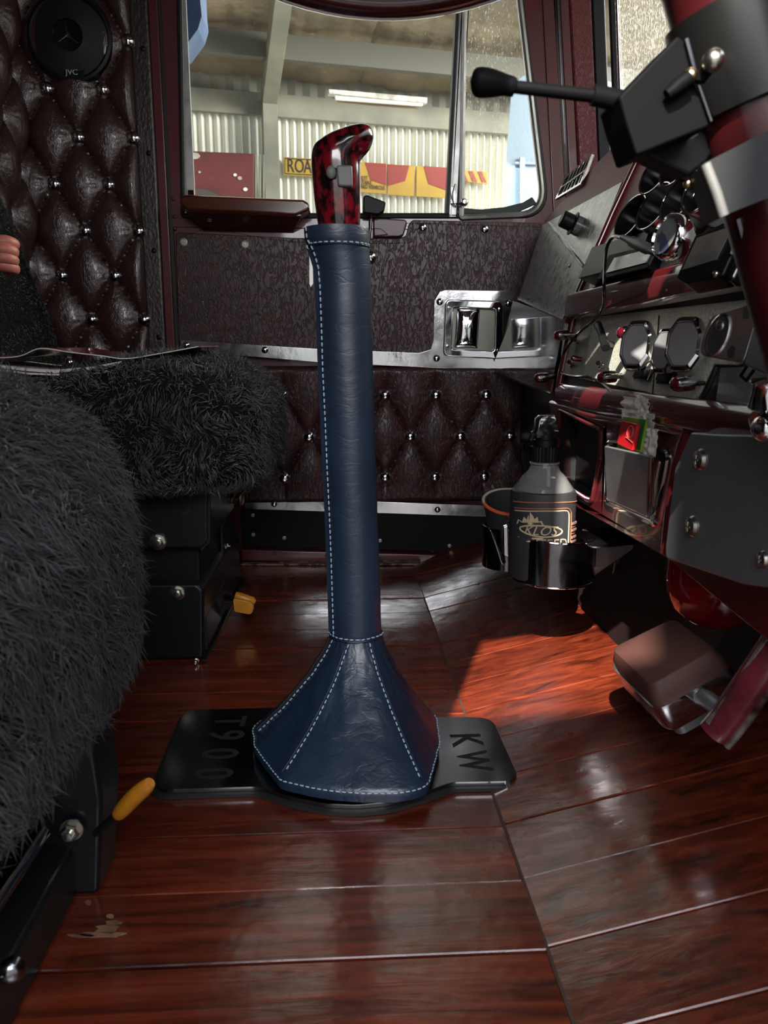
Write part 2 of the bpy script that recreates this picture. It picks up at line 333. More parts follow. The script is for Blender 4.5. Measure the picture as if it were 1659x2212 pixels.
# small fittings whose mesh data is shared (-Y facing in local space)
chrome_button = MB().lathe([(0.0155, -0.004), (0.0170, 0.0), (0.0166, 0.006), (0.0142, 0.0115), (0.0098, 0.0150), (0.0045, 0.0168), (0, 0.0172)], (0, 0, 0), (0, -1, 0), 24).mesh('button', chrome)
lbutton = MB().lathe([(0.0145, -0.004), (0.015, 0.0), (0.0142, 0.005), (0.011, 0.009), (0.006, 0.0112), (0, 0.012)], (0, 0, 0), (0, -1, 0), 24).mesh('button', leather_button)
_s = MB().lathe([(0.0075, 0), (0.0078, 0.001), (0.0062, 0.0035), (0.003, 0.0048), (0, 0.005)], (0, 0, 0), (0, -1, 0), 16)
chrome_screw = _s.mesh('screw', chrome)
pale_washer = MB().lathe([(0.0088, 0), (0.0088, 0.0015), (0.0062, 0.0024), (0.0060, 0.0010), (0.003, 0.0010), (0.0028, 0.0030), (0, 0.0032)], (0, 0, 0), (0, -1, 0), 18).mesh('screw', mat('pale_screw_cup', (0.34, 0.33, 0.30), 0.4, metal=0.5))
_p = MB().lathe([(0.0088, 0), (0.0090, 0.0010), (0.0075, 0.0035), (0.0035, 0.0050), (0, 0.0053)], (0, 0, 0), (-1, 0, 0), 20)
_p.box((-0.0052, 0, 0), (0.0006, 0.0075, 0.0012)); _p.box((-0.0052, 0, 0), (0.0006, 0.0012, 0.0075))
pan_screw = _p.mesh('screw', screwm)
rivet = MB().lathe([(0.0045, 0), (0.0042, 0.0015), (0.002, 0.003), (0, 0.0032)], (0, 0, 0), (0, -1, 0), 12).mesh('rivet', red_dull)

D = 1.90     # inner face of the passenger door
# ================================================================== FLOOR
SEAM = 0.173; RS = 0.245
fl = MB(); pitch = 0.0905; y0 = 0.748 - 8 * pitch
k = 0
while y0 + k * pitch < 1.90:
    a = y0 + k * pitch; b = min(a + pitch, 1.93)
    for (xa, xb, ramp) in ((-0.92, SEAM, 0), (SEAM, 0.427 if a > 0.90 else 0.64, 1)):
        g = 0.0007; x0, x1 = xa + (g if ramp else 0), xb - (0 if ramp else g)
        aa, bb = a + g + (0.004 if ramp else 0), b - g + (0.004 if ramp else 0)
        z0 = 0.0; z1 = RS * (x1 - SEAM) if ramp else 0.0
        zz = 0.0008 * sin(k * 2.3 + ramp)
        c = 0.0010
        top = [(x0, aa, z0 + zz - c), (x1, aa, z1 + zz - c), (x1, aa + c * 1.2, z1 + zz), (x1, bb - c * 1.2, z1 + zz), (x1, bb, z1 + zz - c), (x0, bb, z0 + zz - c), (x0, bb - c * 1.2, z0 + zz), (x0, aa + c * 1.2, z0 + zz)]
        bot = [(x0, aa, z0 - 0.02), (x1, aa, z1 - 0.02), (x1, bb, z1 - 0.02), (x0, bb, z0 - 0.02)]
        fl.add(top + bot, [(7, 2, 3, 6), (0, 1, 2, 7), (6, 3, 4, 5), (8, 9, 1, 0), (5, 4, 10, 11), (9, 10, 4, 3, 2, 1), (8, 0, 7, 6, 5, 11)])
    k += 1
floor = struct(fl.build('floor', floorm, smooth=False, fix=False))
tr = MB().prism([(SEAM - 0.0014, 0.2, 0.0006), (SEAM + 0.0014, 0.2, 0.0010), (SEAM + 0.0014, 1.86, 0.0010), (SEAM - 0.0014, 1.86, 0.0006)], (0, 0, -0.02))
struct(tr.build('trim_1', mat('seam_filler', (0.05, 0.028, 0.022), 0.6)))
# worn flake of bare wood where the varnish has chipped beside the driver seat, and a scuff on the sunlit boards
flk = MB()
for (px, py, rx, ry) in ((215, 2018, 62, 7), (232, 2006, 26, 12), (175, 2020, 34, 4), (246, 1992, 18, 5), (238, 1978, 9, 4), (190, 1948, 8, 5)):
    c = WZ(px, py, 0.0016); pts = []
    for i in range(14):
        a = 2 * pi * i / 14; q = 0.65 + 0.5 * random.random(); pts.append(WZ(px + rx * cos(a) * q, py + ry * sin(a) * q, 0.0016))
    flk.prism(pts, (0, 0, -0.001))
struct(flk.build('floor_1', mat('bare_wood', (0.20, 0.105, 0.055), 0.8, base2=(0.10, 0.05, 0.03), cscale=(80, 80, 80)), smooth=False))

# ================================================================== SHELL OF THE CAB
XR = -0.712
ZC = 1.60
def wallbox(name, a, b, m, label=None):
    o = MB().b2(a, b).build(name, m); return struct(o, label)
headliner = mat('maroon_headliner', (0.05, 0.016, 0.018), 0.6, bumps=(('noise', (60, 60, 60), 0.4, 0.003),))
wallbox('ceiling', (-1.0, -0.16, ZC), (1.0, 1.98, ZC + 0.04), headliner)
# floor pan
wallbox('floor_2', (-0.95, -0.16, -0.08), (0.9, 1.95, -0.024), blackmetal)
# driver side: unseen wall around the doorway, with added panels that shape the sun
wd = MB(); wx0, wx1, wz1 = -0.27, 0.62, 1.52
wd.b2((-0.95, -0.16, wz1), (0.95, -0.12, ZC)); wd.b2((-0.95, -0.16, -0.02), (wx0, -0.12, wz1)); wd.b2((wx1, -0.16, -0.02), (0.95, -0.12, wz1))
wd.b2((wx0, -0.16, 1.15), (-0.13, -0.12, wz1)); wd.b2((0.02, -0.16, 1.42), (wx1, -0.12, wz1))  # two panels added to narrow the doorway and trim the sun patch
struct(wd.build('wall_driver', leather))

yw = MB().b2((-4, -1.86, -1.2), (4.5, -1.80, 0.905 + 0.8 * 1.66)); yw.b2((-0.575, -1.80, 2.1), (2.6, -1.76, 2.9)); struct(yw.build('wall_bounce_blocker', mat('white_bounce_board', (0.72, 0.71, 0.66), 0.8, base2=(0.5, 0.5, 0.47), cscale=(1.2, 1.2, 1.2))))  # unseen added wall: blocks low sun, shades the column, brightens trim reflections
# ---- tufted upholstery
def tuft(P0, U, Vv, N, w_, h_, lat, depth, rows, step=0.0042, mat_=None, e=0.28, name='upholstery', parent=None, pleat=True, sides=True):
    """lat=(ub,vb,du,dvhalf); rows=(vlow,vhigh) outermost button rows; between rows a diamond pattern"""
    ub, vb, du, dv = lat; nu = int(w_ / step) + 2; nv = int(h_ / step) + 2
    vlo, vhi = rows; btn = []
    j = math.ceil((vlo - vb) / dv - 0.01)
    while vb + j * dv <= vhi + 1e-4:
        o = ub + (du / 2 if j % 2 else 0); i = math.ceil((0 - o) / du)
        while o + i * du < w_:
            if o + i * du > 0.004: btn.append((o + i * du, vb + j * dv))
            i += 1
        j += 1
    def hgt(u, v):
        vc = min(max(v, vlo), vhi); p = (u - ub) / du; q = (vc - vb) / (2 * dv)
        s = max(abs(sin(pi * (p + q))) * abs(sin(pi * (p - q))), 1e-6)
        h = depth * s ** e
        if v > vhi: t = (v - vhi) / max(h_ - vhi, 1e-3); h = h * (1 - t) + depth * 0.9 * t
        if v < vlo: t = (vlo - v) / max(vlo, 1e-3); h = h * (1 - t) + depth * 0.9 * t
        for (bu, bv) in btn:
            du_, dv_ = u - bu, v - bv; r2 = du_ * du_ + dv_ * dv_
            if r2 < 0.003:
                r = sqrt(r2); a = atan2(dv_, du_)
                h += 0.0011 * exp(-((r - 0.022) / 0.012) ** 2) * cos(13 * a + bu * 70)
                h -= 0.004 * exp(-r2 / 0.00018)
        h += 0.0012 * noise.noise(V((u * 22, v * 16, bu if btn else 0)))
        ed = min(u if sides else 1, (w_ - u) if sides else 1, v, h_ - v)
        h *= sqrt(max(0, 1 - (1 - min(ed / 0.016, 1)) ** 2)) if ed < 0.016 else 1
        return h
    def fn(a, b):
        u, v = a * w_, b * h_; return P0 + U * u + Vv * v + N * hgt(u, v)
    mb = MB().grid(fn, nu, nv)
    o = mb.build(name, mat_ or leather, parent, fix=False)
    o.data.shade_smooth() if hasattr(o.data, 'shade_smooth') else None
    return o, [(P0 + U * bu + Vv * bv + N * 0.003) for (bu, bv) in btn]
def frame_of(a, b, c):   # a=origin, b along U, c along V
    U = (b - a); w_ = U.length; U.normalize(); Vv = (c - a); Vv -= U * Vv.dot(U); h_ = Vv.length; Vv.normalize(); return U, Vv, w_, h_

# passenger side wall behind the door (quilted leather with chrome buttons)
ws = MB().b2((XR - 0.05, D + 0.0, -0.02), (-0.452, D + 0.06, ZC)).build('wall_passenger', leather); struct(ws)
P0 = V((XR, D - 0.004, 0.40)); bA = WY(105, 195, D); bB = WY(225, 205, D); bC = WY(115, 400, D)
du = (bB - bA).x; dvh = (bA.z - bC.z) / 2
q, bt = tuft(P0, V((1, 0, 0)), V((0, 0, 1)), V((0, -1, 0)), 0.262, 1.15, (bA.x - P0.x, bA.z - P0.z - 6 * dvh, du, dvh), 0.030, (0.02, 1.12), parent=ws, name='upholstery', mat_=leather_smooth)
for p in bt:
    if p.z > 0.45: stamp(chrome_button, 'button', p, ws)
# flat leather edge strap with stitching along the door jamb
st = MB().b2((-0.453, D - 0.012, -0.02), (-0.412, D + 0.03, ZC)).build('edge_strap', strap_leather, ws, bevel=0.005)
stitches([(-0.445, D - 0.0125, 0.40), (-0.445, D - 0.0125, 1.45)], 0.008, 0.0055, 0.0008).build('stitching', dthread, ws)
for z in (0.55, 0.745, 0.955, 1.17): MB().lathe([(0.006, 0), (0.006, 0.001), (0.002, 0.004), (0, 0.004)], (-0.427, D - 0.012, z), (0, -1, 0), 12).build('snap', black, ws)
# rear wall (left edge of the picture) with leather-covered buttons
wr = MB().prism([(XR, D, -0.02), (XR - 0.17, 0.85, -0.02), (XR - 0.17, -0.14, -0.02), (XR - 0.22, -0.14, -0.02), (XR - 0.22, D, -0.02)], (0, 0, ZC)).build('wall_rear', leather); struct(wr)
Ur = V((-0.17, -1.05, 0)).normalized(); Nr = V((1.05, -0.17, 0)).normalized()
Pr = V((XR, D, 0.40)) + Nr * 0.002
def onrear(px, py):
    d = Nr.dot(Pr); return WP(px, py, Nr, d)
rb = [onrear(47, 275), onrear(62, 482), onrear(10, 165)]
urs = [(p - Pr).dot(Ur) for p in rb]; vrs = [p.z - Pr.z for p in rb]
dvr = (vrs[0] - vrs[1]) / 2
q, bt = tuft(Pr, Ur, V((0, 0, 1)), Nr, 0.80, 1.15, (urs[0], vrs[0] - 6 * dvr, 2 * (urs[2] - urs[0]), dvr), 0.042, (0.02, 1.12), parent=wr, mat_=leather_smooth)
rz = atan2(Nr.x, -Nr.y)
for p in bt: stamp(lbutton, 'button', p, wr, rot=(0, 0, rz))

# door jamb: red post between quilt and door, with dark rubber line
jb = MB().b2((-0.412, D - 0.006, -0.02), (-0.392, D + 0.05, ZC)); struct(jb.build('trim_2', red, bevel=0.002))
jb2 = MB().b2((-0.3915, D + 0.004, -0.02), (-0.384, D + 0.05, ZC)); struct(jb2.build('trim_3', rubber))
# A pillar strips right of the door, leaning like the door edge
def strip(name, pts, m, y, t=0.03, bevel=0.003, dy=0.0):
    return struct(MB().prism([WY(px, py, y) for px, py in pts], (0, t, 0)).build(name, m, bevel=bevel))
strip('trim_4', ((1150, -420), (1172, -420), (1226, 470), (1208, 560), (1200, 560), (1192, 400)), red, D - 0.004)
strip('trim_5', ((1177, -420), (1186, -420), (1238, 470), (1229, 470)), rubber, D + 0.006)
strip('trim_6', ((1187, -420), (1208, -420), (1256, 500), (1236, 500)), red, D - 0.016)
strip('trim_7', ((1206, -420), (1262, -420), (1300, 480), (1258, 500)), pillar_vinyl, D - 0.022, bevel=0.008)
strip('trim_8', ((1262, -420), (1292, -420), (1326, 480), (1300, 480)), rubber, D - 0.018, bevel=0.005)
strip('trim_18', ((1160, -420), (1300, -420), (1316, 480), (1230, 480)), rubber, D + 0.024, t=0.02)
wallbox('wall_right', (0.54, D + 0.03, -0.02), (0.92, D + 0.07, 1.0), blackmetal)

# windscreen and surround (to the right), windscreen plane X ~ .66 -> .80
wsA, wsB = V((0.648, D - 0.03, 0)), V((0.86, 0.2, 0))
def wsp(t, z): p = wsA.lerp(wsB, t); return V((p.x - 0.10 * (z - 0.85), p.y, z))
w1 = MB().prism([wsp(0, 0.80), wsp(1, 0.80), wsp(1, 1.50), wsp(0, 1.50)], (0.004, 0, 0)).build('window_1', glass_wind, smooth=False); struct(w1)
fr = MB().tube([wsp(0.012, 0.80), wsp(0.012, 1.5)], 0.010, 8); fr.tube([wsp(0, 1.5), wsp(1, 1.5)], 0.014, 8); fr.tube([wsp(0, 0.83), wsp(1, 0.83)], 0.012, 8)
fr.build('window_frame', rubber, w1)
MB().tube([wsp(0.022, 0.82), wsp(0.022, 1.5)], 0.0028, 8).build('chrome_bead', chrome, w1)
wf = MB(); wf.b2((0.60, -0.14, 1.50), (1.0, 1.95, ZC)); wf.b2((0.88, -0.14, -0.05), (0.93, 1.95, 0.80)); struct(wf.build('wall_front', headliner))
# toe board / firewall under the dash
tb = MB().prism([(0.425, 0.90, 0.055), (0.63, 0.90, 0.42), (0.66, 0.90, 0.42), (0.66, 0.90, -0.02), (0.425, 0.90, -0.02)], (0, 1.04, 0))
tb.prism([(0.62, -0.12, 0.10), (0.74, -0.12, 0.40), (0.78, -0.12, 0.40), (0.78, -0.12, -0.02), (0.62, -0.12, -0.02)], (0, 1.02, 0))
struct(tb.build('wall_toe_board', mat('dark_toe_board', (0.018, 0.006, 0.005), 0.5, base2=(0.008, 0.004, 0.004), cscale=(10, 10, 10))))

# ================================================================== PASSENGER DOOR
door = sempty('door_1', (0.05, D + 0.02, 0.02))
# window opening (rounded) and frame
op = [WY(393, 470, D), WY(1187, 470, D), WY(1103, -230, D), WY(380, -230, D)]
op[2].z = op[3].z = 1.49
inner = rpoly(op, [0.004, 0.062, 0.05, 0.01], 8)
oc = [V((-0.384, D, 0.80)), V((0.535, D, 0.80)), V((0.455, D, ZC)), V((-0.384, D, ZC))]
outer = []
for i in range(4): outer += [oc[i]] * 9
fm = MB()
for (A, B, yy) in ((inner, outer, D), (inner, outer, D + 0.045)):
    n = len(A); fm.add([V((p.x, yy, p.z)) for p in A] + [V((p.x, yy, p.z)) for p in B], [(i, (i + 1) % n, n + (i + 1) % n, n + i) for i in range(n)])
n = len(inner); fm.add([V((p.x, D, p.z)) for p in inner] + [V((p.x, D + 0.045, p.z)) for p in inner], [(i, (i + 1) % n, n + (i + 1) % n, n + i) for i in range(n)])
fm.build('door_frame', red, door)
MB().b2((-0.384, D + 0.004, -0.02), (0.56, D + 0.045, 0.8005)).build('door_skin', red, door, bevel=0.002)
# bright and rubber seals round the opening
sh = lambda L, k: [V((p.x, D, p.z)) for p in rpoly([op[0] + V((k, 0, k)), op[1] + V((-k, 0, k)), op[2] + V((-k, 0, -k)), op[3] + V((k, 0, -k))], [0.004, 0.058, 0.05, 0.01], 8)]
MB().tube(sh(inner, 0.004), 0.0065, 8, closed=True).build('rubber_seal', rubber, door)
silver_seal = mat('worn_aluminium', (0.42, 0.41, 0.39), 0.28, metal=0.9, rough2=0.45, cscale=(30, 30, 30))
# quarter window: grey channel round the vent glass
vp = [WY(996, 470, D), WY(1176, 462, D), WY(1098, -230, D), WY(1004, -230, D)]; vp[2].z = vp[3].z = 1.48
vq = rpoly(vp, [0.004, 0.058, 0.045, 0.01], 8)
MB().tube([p + V((0, -0.002, 0)) for p in vq], 0.0075, 8, closed=True).build('vent_channel', silver_seal, door)
rb_ = [WY(x, y, D - 0.004) for x, y in ((990, 462), (1000, 449), (1040, 452), (1090, 447), (1130, 437), (1150, 425), (1160, 440), (1120, 458), (1080, 466))]
MB().prism(rb_, (0, 0.01, 0)).build('vent_rubber', rubber, door, bevel=0.002)
dv_ = [WY(1013, -230, D), WY(976, 470, D)]
def bar(a, b, wx, y0, y1): return MB().prism([V((a.x - wx / 2, y0, a.z)), V((a.x + wx / 2, y0, a.z)), V((b.x + wx / 2, y0, b.z)), V((b.x - wx / 2, y0, b.z))], (0, y1 - y0, 0))
bar(dv_[0], dv_[1], 0.0290, D + 0.004, D + 0.03).build('divider_gasket', rubber, door)
bar(dv_[0] + V((0.001, 0, 0)), dv_[1] + V((0.001, 0, 0)), 0.0185, D - 0.006, D + 0.02).build('window_divider', silver_seal, door, bevel=0.002)
bar(dv_[0] + V((-0.003, 0, 0)), dv_[1] + V((-0.003, 0, 0)), 0.0025, D - 0.008, D + 0.0).build('divider_bead', blackg, door)
# vent latch
lt = MB(); p = WY(1002, 438, D - 0.02); lt.lathe([(0.0085, 0), (0.009, 0.004), (0.005, 0.008), (0.004, 0.014), (0, 0.0142)], p, (0, -1, 0), 16)
lt.tube(crom([WY(984, 398, D - 0.02), WY(978, 420, D - 0.022), WY(982, 440, D - 0.02), WY(1000, 440, D - 0.02)], 5), 0.0028, 8); lt.b2(WY(975, 405, D - 0.018), WY(981, 440, D - 0.010))
lt.build('vent_latch', polished, door)
def pane(pts, m, nm, y): return MB().prism([V((p.x, y, p.z)) for p in pts], (0, 0.003, 0)).build(nm, m, door, smooth=False)
pane([op[0], V((dv_[1].x, 0, op[0].z)), V((dv_[0].x, 0, 1.49)), op[3]], glass_door, 'window_glass', D + 0.022)
pane([V((dv_[1].x, 0, op[0].z)), op[1], op[2], V((dv_[0].x, 0, 1.49))], glass_vent, 'vent_glass', D + 0.018)
MB().b2(WY(391, -230, D + 0.012), WY(396, 470, D + 0.02)).build('glass_channel', silver_seal, door)
MB().b2(WY(409, 414, D - 0.002), WY(419, 421, D - 0.02)).build('lock_pin', chrome, door)

# armrest: varnished slab with a sloping apron
def armp(px, py, y): return WY(px, py, y)
ya = D - 0.075
prof = []
top = [(390, 424), (400, 420), (655, 430), (668, 438), (670, 452), (640, 466), (405, 455), (386, 440)]
ar = MB(); ar.prism([armp(x, y, ya) for x, y in top], (0, 0.07, 0)); aro = ar.build('armrest', varnish, door, bevel=0.007, seg=4)
ap = MB().loft([[armp(x, y, ya + 0.004) for x, y in ((396, 450), (655, 462), (650, 468), (400, 456))], [armp(x, y, D - 0.006) for x, y in ((400, 452), (655, 462), (633, 501), (441, 498))]])
ap.build('armrest_apron', mat('dark_varnish', (0.05, 0.012, 0.007), 0.3, coat=0.5), aro, bevel=0.002)
for (x, y) in ((453, 470), (600, 474)): MB().lathe([(0.0085, 0), (0.0085, 0.004), (0.005, 0.004), (0.005, 0.009), (0, 0.010)], armp(x, y, D - 0.040), (0, -1, -0.3), 14).build('bolt', screwm, aro)
# red pull pocket on the sill, right of the lever
pk = MB(); pk.prism([WY(x, y, D - 0.012) for x, y in ((806, 474), (812, 470), (876, 474), (880, 480), (872, 508), (862, 512), (806, 512))], (0, 0.016, 0)); pk.build('pull_pocket', red_dull, door, bevel=0.005, seg=3)
MB().prism([WY(x, y, D - 0.014) for x, y in ((808, 492), (824, 494), (840, 507), (808, 510))], (0, 0.01, 0)).build('pull_pocket_lip', red_dull, door, bevel=0.002)  # small lip on the pull pocket, same dull maroon
# window winder / lock lever seen just right of the gear knob
lk = MB(); lk.prism([WY(x, y, D - 0.05) for x, y in ((784, 424), (792, 420), (834, 436), (830, 456), (818, 464), (784, 460))], (0, 0.028, 0)); lk.build('winder_knob', black, door, bevel=0.004, seg=3)
MB().tube([WY(802, 462, D - 0.04), WY(800, 495, D - 0.02), WY(796, 530, D - 0.014)], 0.0035, 10).build('winder_arm', chrome, door)

# upper leather pad
up = [WY(x, y, D - 0.004) for x, y in ((384, 506), (640, 518), (862, 519), (880, 512), (886, 484), (893, 479), (1204, 486), (1204, 760), (1050, 770), (700, 757), (390, 744))]
MB().prism(rpoly(up, [0.006, 0.004, 0.006, 0.02, 0.015, 0.006, 0.01, 0.01, 0.01, 0.004, 0.012], 5), (0, -0.014, 0)).build('upper_pad', leather, door, bevel=0.0085, seg=4)
pipe = [WY(x, y, D - 0.010) for x, y in ((388, 740), (386, 511), (640, 522), (862, 524), (884, 516), (890, 487), (897, 482), (1180, 490))]
stitches(crom(pipe, 4), 0.006, 0.004, 0.0009, V((0.004, -0.0085, -0.002))).build('stitching', dthread, door)
MB().tube([V((p.x, D - 0.010, p.z)) for p in rpoly([V(p) for p in up], [0.006, 0.004, 0.006, 0.02, 0.015, 0.006, 0.01, 0.01, 0.01, 0.004, 0.012], 5)], 0.0030, 8, closed=True).build('piping', leather_smooth, door)
for (x, y) in ((397, 523), (529, 528), (668, 532)): stamp(pale_washer, 'screw', WY(x, y, D - 0.0172), door)
for (x, y) in ((913, 491), (1047, 495)): stamp(chrome_screw, 'screw', WY(x, y, D - 0.0172), door, sc=1.25)
stamp(chrome_button, 'button', WY(800, 556, D - 0.016), door, sc=0.9)
# lower tufted pad
lx0, lx1 = -0.40 + 0.03, WY(1138, 900, D).x; lz0, lz1 = WY(900, 1083, D).z, WY(900, 790, D).z
LP = V((lx0, D - 0.004, lz0)); r1 = WY(940, 853, D); r1b = WY(831, 850, D); r2 = WY(933, 1029, D)
dul = (r1.x - r1b.x); dvl = (r1.z - r2.z) / 2
q, bt = tuft(LP, V((1, 0, 0)), V((0, 0, 1)), V((0, -1, 0)), lx1 - lx0, lz1 - lz0, (r1.x - LP.x - 6 * dul, r2.z - LP.z, dul, dvl), 0.026, (r2.z - LP.z, r1.z - LP.z), parent=door, name='lower_pad')
for p in bt:
    if p.x > -0.22: stamp(chrome_button, 'button', p, door)
# polished trim band and latch plate (one pressing)
band = [WY(x, y, D - 0.021) for x, y in ((390, 734), (700, 754), (905, 762), (930, 755), (936, 735), (938, 650), (950, 630), (962, 626), (1095, 628), (1118, 640), (1140, 672), (1146, 700), (1100, 801), (1055, 800), (700, 784), (390, 758))]
MB().prism(band, (0, 0.010, 0)).build('trim_band', polished, door, bevel=0.0012)
for (x, y) in ((402, 746), (572, 756), (950, 652), (943, 774), (1098, 655)): stamp(chrome_screw, 'screw', WY(x, y, D - 0.0215), door, sc=1.05)
def ringplate(outp, inp, dy, nm, m, y, bev=0.002):
    A = rpoly([WY(px, py, y) for px, py in outp], 0.014, 6); B = rpoly([WY(px, py, y) for px, py in inp], 0.009, 6); n = len(A); O = V((0, dy, 0))
    vs = A + B + [p + O for p in A] + [p + O for p in B]; fs = []
    for i in range(n):
        j = (i + 1) % n; fs += [(i, j, n + j, n + i), (2 * n + i, 3 * n + i, 3 * n + j, 2 * n + j), (i, 2 * n + i, 2 * n + j, j), (n + i, n + j, 3 * n + j, 3 * n + i)]
    return MB().add(vs, fs).build(nm, m, door, bevel=bev, seg=3)
lh = ringplate(((962, 646), (1086, 650), (1084, 776), (957, 770)), ((980, 664), (1070, 668), (1068, 758), (976, 754)), 0.012, 'latch_bezel', chrome, D - 0.034, 0.004)
lh2 = MB().prism([WY(x, y, D - 0.0225) for x, y in ((978, 662), (1072, 664), (1070, 760), (975, 756))], (0, 0.002, 0)).build('latch_recess', mat('latch_recess_metal', (0.20, 0.19, 0.16), 0.45, metal=0.6), door)
def paddle(a, b):
    c = [WY(988, 667, D - 0.03), WY(1038, 667, D - 0.03), WY(1032, 752, D - 0.03), WY(982, 750, D - 0.03)]
    p = c[0].lerp(c[1], a).lerp(c[3].lerp(c[2], a), b); h = 0.014 * (max(0, sin(pi * a)) ** 0.35) * (max(0, sin(pi * b)) ** 0.35); return p + V((0, 0.006 - h, 0))
MB().grid(paddle, 18, 24).build('latch_handle', chrome, door, fix=False)
for (x, y) in ((970, 665), (1079, 668), (966, 748), (1076, 757)): MB().lathe([(0.0045, 0), (0.004, 0.002), (0, 0.0028)], WY(x, y, D - 0.034), (0, -1, 0), 12).build('rivet', darkchrome, door)
# lower bright strip and black kick panel
MB().prism([WY(x, y, D - 0.020) for x, y in ((528, 1077), (800, 1083), (1062, 1092), (1062, 1117), (800, 1108), (528, 1100))], (0, 0.010, 0)).build('lower_strip', polished, door, bevel=0.0012)
for (x, y) in ((592, 1089), (945, 1101)): stamp(chrome_screw, 'screw', WY(x, y, D - 0.0205), door, sc=0.95)
MB().prism([WY(x, y, D - 0.012) for x, y in ((520, 1100), (800, 1108), (1075, 1116), (1072, 1172), (1020, 1188), (960, 1192), (820, 1188), (700, 1182), (640, 1186), (525, 1180))], (0, 0.012, 0)).build('kick_panel', blackfelt, door, bevel=0.002)
for (x, y) in ((546, 1113), (547, 1155), (614, 1162), (821, 1168), (971, 1179)): stamp(pale_washer, 'screw', WY(x, y, D - 0.0125), door, sc=0.55)
for (x, y) in ((389, 430), (389, 468), (389, 494)): stamp(rivet, 'rivet', V((-0.379, D - 0.001, WY(x, y, D).z)), door)
# threshold below the door
sl = MB().prism([WY(x, y, D - 0.035) for x, y in ((520, 1187), (700, 1192), (960, 1199), (1075, 1192), (1075, 1222), (520, 1212))], (0, 0.03, 0)); struct(sl.build('trim_9', red, bevel=0.003))
for (x, y) in ((592, 1193), (706, 1199), (825, 1204), (940, 1208)): s_ = MB().lathe([(0.005, 0), (0.004, 0.002), (0, 0.0022)], WY(x, y + 2, D - 0.0352), (0, -1, 0), 12).build('trim_10', red_dull); struct(s_)
tz = MB().prism([(-0.25, D - 0.055, 0.0012), (0.22, D - 0.078, 0.0012), (0.22, D - 0.035, 0.0012), (-0.25, D - 0.035, 0.0012)], (0, 0, 0.004)); struct(tz.build('trim_11', mat('worn_threshold_metal', (0.26, 0.20, 0.14), 0.6, metal=0.4, base2=(0.05, 0.025, 0.015), cscale=(60, 60, 60), contrast=(0.45, 0.55)), bevel=0.001))
tz = MB().prism([WY(x, y, D - 0.02) for x, y in ((1130, 840), (1150, 845), (1148, 1180), (1120, 1180))], (0, 0.02, 0)); struct(tz.build('trim_12', blackmetal, bevel=0.003))
tz = MB().prism([WY(x, y, D - 0.03) for x, y in ((1158, 850), (1215, 850), (1215, 1200), (1140, 1200))], (0, 0.02, 0)); struct(tz.build('trim_13', blackmetal, bevel=0.003))

# ================================================================== GEAR LEVER
SY = 0.93
plate = thing('lever_floor_plate', (0, 0.95, 0.001), 'black mirror-polished floor plate with cut-out T900 and KW lettering under the blue boot', 'floor plate')
f1 = WZ(780, 1744, 0.006)
pl_ = [V((-0.224, 0.825, 0)), V((-0.100, 0.825, 0)), V((-0.065, 0.803, 0)), V((-0.02, 0.785, 0)), V((0.012, 0.781, 0)), V((0.05, 0.785, 0)), V((0.092, 0.803, 0)), V((0.125, 0.822, 0)), V((0.207, 0.820, 0)),
       V((0.205, 0.985, 0)), V((0.120, 0.990, 0)), V((0.10, 1.032, 0)), V((-0.226, 1.032, 0))]
pz = [p + V((0, 0, 0.010)) for p in rpoly(pl_, [0.026, 0.03, 0.03, 0.06, 0.06, 0.06, 0.03, 0.03, 0.022, 0.026, 0.02, 0.02, 0.026], 7)]
MB().prism(pz, (0, 0, -0.005)).build('plate', mat('black_mirror_plate', (0.30, 0.30, 0.305), 0.16, metal=1.0, base2=(0.24, 0.24, 0.245), cscale=(12, 12, 12), rough2=0.24), plate, smooth=False)
ctr = V((-0.01, 0.94, 0)); MB().prism([V((ctr.x + (p.x - ctr.x) * 1.025, ctr.y + (p.y - ctr.y) * 1.05, 0.0045)) for p in pz], (0, 0, -0.0042)).build('gasket', rubber, plate, smooth=False)
cut = mat('cut_out_shadow', (0.004, 0.004, 0.004), 0.9)
for (ch, px, py) in (('T', 494, 1558), ('9', 485, 1588), ('0', 471, 1628), ('0', 457, 1671)):
    text_mb(ch, 0.066 if ch != 'T' else 0.060, WZ(px, py, 0.0101), (0, -1, 0), (1, 0, 0), 0.0003, sx=0.86, bold=0.0007).build('cut_letter', cut, plate, smooth=False)
for (ch, px, py) in (('K', 1004, 1598), ('W', 1020, 1643)):
    text_mb(ch, 0.058 if ch == 'K' else 0.056, WZ(px, py, 0.0101), (0, -1, 0), (1, 0, 0), 0.0003, sx=0.95 if ch == 'K' else 0.82, bold=0.0007).build('cut_letter', cut, plate, smooth=False)

sh_ = thing('gear_lever', (0.012, SY, 0.012), 'tall gear lever in a stitched navy blue leather boot with marbled red grip', 'gear lever')
rows = [(494, 657, 796), (500, 656, 797), (520, 658, 797), (529, 662, 797), (534, 667, 797), (556, 676, 799), (580, 683, 801), (620, 687, 802), (700, 690, 803), (800, 693, 806), (900, 698, 809), (1000, 702, 812), (1100, 707, 815), (1200, 711, 819), (1300, 714, 822), (1358, 716, 823), (1372, 715, 824)]
def colring(py, xl, xr, off=0.0, n=56):
    a = WY(xl, py, SY); b = WY(xr, py, SY); c = (a + b) / 2; r = (b.x - a.x) / 2 + off; wob = 0.0006
    return [c + V((r * cos(2 * pi * i / n), r * 0.93 * sin(2 * pi * i / n), wob * noise.noise(V((cos(2 * pi * i / n) * 2, sin(2 * pi * i / n) * 2, py * 0.03))))) for i in range(n)], c, r
rings = []; cen = []
pr = None
